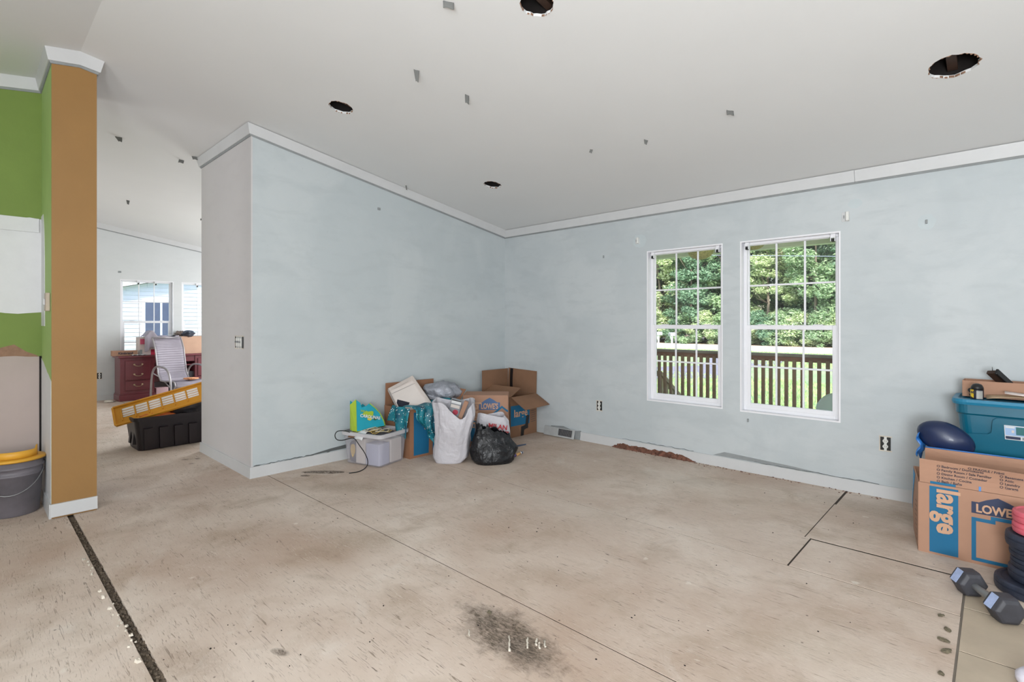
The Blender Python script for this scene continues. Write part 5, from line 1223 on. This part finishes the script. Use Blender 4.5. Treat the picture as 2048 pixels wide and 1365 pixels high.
# orange lid propped on the tote
ld = thing('orange_tote_lid', 'orange ribbed storage lid propped slanting on the dark tote', 'lid', (-6.30, 1.36, .47))
A, B = at_d(236, 833, 5.10) - Vector((0, 0, 0)), at_d(404, 784, 5.45)
ex = (B - A).normalized(); ey = (Vector((-.60, .1, .78))); Ml = frame_mat((0, 0, 0), ex, ey); ld.location = (A + B) / 2; LL = (B - A).length + .06; ww_ = .20
M_ol = mat('orange_lid_plastic', 'd8952a', .4, var=.05)
MB().cbox(-LL / 2 + 0, LL / 2, -ww_ / 2, ww_ / 2, -.008, .004, .004, Ml).build('lid_plate', M_ol, ld)
for (x0, x1, y0, y1) in ((-LL / 2, LL / 2, -ww_ / 2 - .012, -ww_ / 2 + .004), (-LL / 2, LL / 2, ww_ / 2 - .004, ww_ / 2 + .012), (-LL / 2 - .01, -LL / 2 + .01, -ww_ / 2, ww_ / 2), (LL / 2 - .01, LL / 2 + .01, -ww_ / 2, ww_ / 2)):
    MB().cbox(x0, x1, y0, y1, -.012, .022, .004, Ml).build('rim', M_ol, ld)
M_wr = mat('white_paper_insert', 'ece6e2', .6)
for k in range(6):
    x = -LL / 2 + .07 + k * (LL - .12) / 6; w_ = (LL - .2) / 6
    MB().cbox(x, x + w_, -.035 , .065, .004, .010, .002, Ml).build('recessed_panel', M_wr, ld)
    for j in range(3): MB().cbox(x, x + w_, -.02 + j * .028, -.016 + j * .028, .010, .014, .001, Ml).build('rib', M_ol, ld)
    MB().cbox(x - .012, x - .002, -.07, .07, .004, .016, .002, Ml).build('cross_rib', M_ol, ld)

# desk
dk_ = thing('mahogany_desk', 'red mahogany pedestal desk against the back room wall', 'desk', (-10.49, 1.70, 0), R(90) + R(2))
M_mah = mat('red_mahogany', '6c2c34', .35, var=.12, scale=5, coat=.3); M_brass = mat('aged_brass', 'b9a184', .35, .8)
def ped(x0, x1):
    p = MB().cbox(x0, x1, -.175, .18, .10, .70, .004).build('pedestal', M_mah, dk_)
    MB().cbox(x0 - .015, x1 + .015, -.195, .185, 0, .10, .006).build('plinth', M_mah, p); MB().cbox(x0 - .008, x1 + .008, -.187, .183, .10, .118, .005).build('plinth_moulding', M_mah, p)
    return p
x0, x1 = .0, .47; pedL = ped(x0, x1)
def drawer(xa, xb, za, zb, hs):
    d = MB().cbox(xa, xb, -.195, -.175, za, zb, .006).build('drawer', M_mah, dk_)
    for hz in hs:
        cx = (xa + xb) / 2
        b = MB(); b.tube([(cx + .055 * math.cos(R(a)) * 1.0, -.205 - .012 * math.sin(R(-a)), hz + .028 * math.sin(R(a))) for a in range(180, 361, 20)], .0045, 8)
        for s_ in (-1, 1): b.lathe([(.004, -.004), (.014, -.002), (.015, .004), (.006, .008)], 12, Matrix.Translation((cx + s_ * .055, -.20, hz)) @ Matrix.Rotation(R(90), 4, 'X'))
        b.build('handle', M_brass, d)
drawer(.07, .41, .335, .655, (.59, .43)); drawer(.07, .41, .165, .32, (.26,))
pedR = ped(1.08, 1.52); drawer(1.12, 1.48, .335, .655, (.59, .43)); drawer(1.12, 1.48, .165, .32, (.26,))
MB().cbox(-.03, 1.55, -.21, .20, .70, .735, .006).build('desk_top', M_mah, dk_)
MB().cbox(.47, 1.08, .14, .16, .25, .70, .003).build('modesty_panel', M_mah, dk_)
MB().cbox(.47, 1.08, -.16, -.14, .60, .70, .003).build('apron', M_mah, dk_)
MB().cbox(.60, 1.06, -.15, .12, .53, .55, .003).build('keyboard_shelf', M_mah, dk_)
DM = Matrix.Translation((-10.49, 1.70, 0)) @ Matrix.Rotation(R(92), 4, 'Z')
def ond(b, name, m, label, cat, **kw):
    o = b.build(name, m, **kw); o.matrix_world = DM; return tag(o, label, cat)
DT = .736
lb_ = thing('long_carton', 'long flat cardboard carton with black lettering at the left end of the desk', 'box', tuple(DM @ Vector((.08, -.06, DT))), R(92))
MB().cbox(-.17, .17, -.05, .05, 0, .085, .003).build('body', M_card, lb_)
lettering('printed_lettering', 'Kimbrand', Matrix.Translation((-.09, -.0515, .025)) @ Matrix.Rotation(R(90), 4, 'X'), M_ink, lb_, size=.05, bold=.002)
pk_ = thing('pink_white_box', 'white and pink product box under the grey cloth on the desk', 'box', tuple(DM @ Vector((.50, .02, DT))), R(92))
MB().cbox(-.22, .26, -.11, .11, 0, .30, .004).build('body', mat('white_product_card', 'd9c8c4', .6), pk_)
MB().box(-.21, -.14, -.1115, -.1102, .18, .27).build('printed_panel', mat('pink_print', 'd8607c', .6), pk_); MB().box(-.06, .01, -.1115, -.1102, .0, .09).build('printed_panel', mat('crimson_print', 'b81c40', .6), pk_)
MB().box(-.215, -.18, -.1115, -.1102, .01, .09).build('printed_figure', M_grey, pk_)
for k in range(3): MB().box(.05, .07 + .004 * k, -.1115, -.1102, .02 + k * .025, .035 + k * .025).build('printed_mark', M_ink, pk_)
M_gc = mat('grey_lilac_cloth', 'a49ca6', .8, var=.08, scale=5, bump=.15, bscale=14)
def gcloth(u, v):
    x = .34 + .50 * u; top = DT + .31 + .10 * math.exp(-((u - .22) / .12) ** 2) + .015 * math.sin(u * 14)
    if v < .5: return (x, .13 - .26 * (v / .5), top - .03 * abs(v - .25))
    w = (v - .5) / .5; return (x + .012 * math.sin(u * 30) * w, -.135 - .018 * math.sin(u * 26) * w - .01, top - (.26 if u < .6 else .13) * w * (1 + .12 * math.sin(u * 9)))
ond(MB().grid(gcloth, 50, 24), 'grey_cloth', M_gc, 'grey lilac cloth draped over the product box on the desk', 'cloth', solid=.004)
cbx, _ = cardboard_box('plain cardboard box on the right half of the desk, plastic bag on top', tuple(DM @ Vector((1.10, .02, DT))), R(92), .60, .30, .30, closed=True, m=mat('pale_cardboard', 'c9a48c', .8, var=.05))
o = blob('dark_plastic_bag', 'dark blue grey plastic bag lying on the plain cardboard box', 'bag', tuple(DM @ Vector((1.00, -.10, DT + .35))), (.10, .09, .055), crinkle('blue_black_plastic', '3a4250', .3, .6, 12), 3, .35, 2)
o = blob('crumpled_paper_bag', 'crumpled grey brown bag behind the dark one on the cardboard box', 'bag', tuple(DM @ Vector((.93, .06, DT + .345))), (.12, .08, .05), mat('grey_brown_crumple', '8a7a70', .8, var=.4, scale=20, bump=.6), 7, .5, 3)
b = MB(); b.grid(lambda u, v: (.70 + .30 * u, -.12 + .2 * v, DT + .305 + .012 * math.sin(u * 8) + .02 * (1 - u)), 8, 5); ond(b, 'white_sheet', M_white, 'white sheet of plastic between the cloth and the dark bag', 'sheet', solid=.002)
b = MB(); b.grid(lambda u, v: (.16 + .20 * u, -.20 + .10 * v, DT + .004 + .012 * abs(math.sin(u * 9 + v * 4))), 16, 6); ond(b, 'crumpled_paper', M_white, 'crumpled white paper on the desk in front of the long carton', 'paper', solid=.002)
tag(MB().cbox(-.09, .09, -.06, .06, 0, .17, .003).build('pink_box', mat('pale_pink_card', 'd8b4b8', .7), None, DM @ Vector((.60, -.06, 0)), (0, 0, R(92))), 'pale pink box on the floor beside the desk pedestal', 'box')
tag(MB().cbox(-.20, .20, -.10, .06, 0, .42, .006).build('computer_case', mat('charcoal_case', '38383f', .5), None, DM @ Vector((.92, -.01, 0)), (0, 0, R(92))), 'charcoal computer case under the middle of the desk', 'computer')

# sling chair
ch = thing('sling_chair', 'grey mesh sling armchair with metal arms in front of the desk', 'chair', (-9.76, 2.40, 0), R(106)); M_al = mat('grey_aluminium', 'a7a2a4', .35, .6)
def slp(v):
    P_ = [(-.23, .21), (-.285, .27), (-.26, .335), (-.15, .345), (.0, .33), (.12, .34), (.19, .45), (.23, .65), (.27, .85), (.33, .98), (.36, 1.03)]
    f = v * (len(P_) - 1); i = min(int(f), len(P_) - 2); k = f - i; a, c = P_[i], P_[i + 1]; return a[0] + (c[0] - a[0]) * k, a[1] + (c[1] - a[1]) * k
b = MB(); b.grid(lambda u, v: ((u - .5) * .44, slp(v)[0] - .0 + .03 * (1 - (2 * u - 1) ** 2) * (1 if v > .5 else 0), slp(v)[1] - (.015 * (1 - (2 * u - 1) ** 2) if v < .5 else 0)), 10, 50); b.build('sling', M_mesh, ch, solid=.003)
b = MB()
for k in range(52):
    v = .02 + .96 * k / 51; y, z_ = slp(v); y2, z2 = slp(min(1, v + .01)); n_ = Vector((0, -(z2 - z_), (y2 - y))).normalized() * .003
    b.tube([(-.215, y + n_.y, z_ + n_.z), (0, y + n_.y + (.03 if v > .5 else 0), z_ + n_.z - (.015 if v < .5 else 0)), (.215, y + n_.y, z_ + n_.z)], .0022, 4)
tag(b.build('sling_weave', mat('darker_mesh_thread', '857e88', .7), ch), kind='stuff')
for s_ in (-1, 1):
    MB().tube([(s_ * .225, *slp(k / 30)) for k in range(31)], .011, 8).build('side_rail', M_al, ch)
    MB().tube(smooth([(s_ * .30, -.30, 0), (s_ * .30, -.30, .34), (s_ * .30, -.22, .54), (s_ * .30, -.02, .585), (s_ * .29, .16, .57), (s_ * .28, .27, .44), (s_ * .28, .30, 0)]), .016, 10).build('arm_frame', M_al, ch)
    MB().tube([(s_ * .225, .0, .325), (s_ * .30, -.30, .25)], .009, 8).build('link', M_al, ch); MB().tube([(s_ * .225, .16, .40), (s_ * .285, .25, .47)], .009, 8).build('link', M_al, ch)
MB().tube([(-.225, .36, 1.03), (.225, .36, 1.03)], .011, 8).build('top_rail', M_al, ch)
MB().tube([(-.30, -.30, .10), (.30, -.30, .10)], .011, 8).build('stretcher', M_al, ch); MB().tube([(-.225, -.23, .215), (.225, -.23, .215)], .009, 8).build('front_rail', M_al, ch)
tag(blob('orange_white_scraps', 'orange and white scraps lying on the chair seat', 'scraps', (-9.60, 2.52, .365), (.10, .07, .02), mat('orange_white_scrap', 'd89870', .7, var=.4, scale=30), 2, .4, 3, None, R(60), sub=3))
blob('white_debris', 'small white crumpled debris on the floor at the desk corner', 'debris', (-10.40, 1.58, .012), (.09, .06, .02), M_chip, 5, .5, 3, -.012, 0, sub=3)
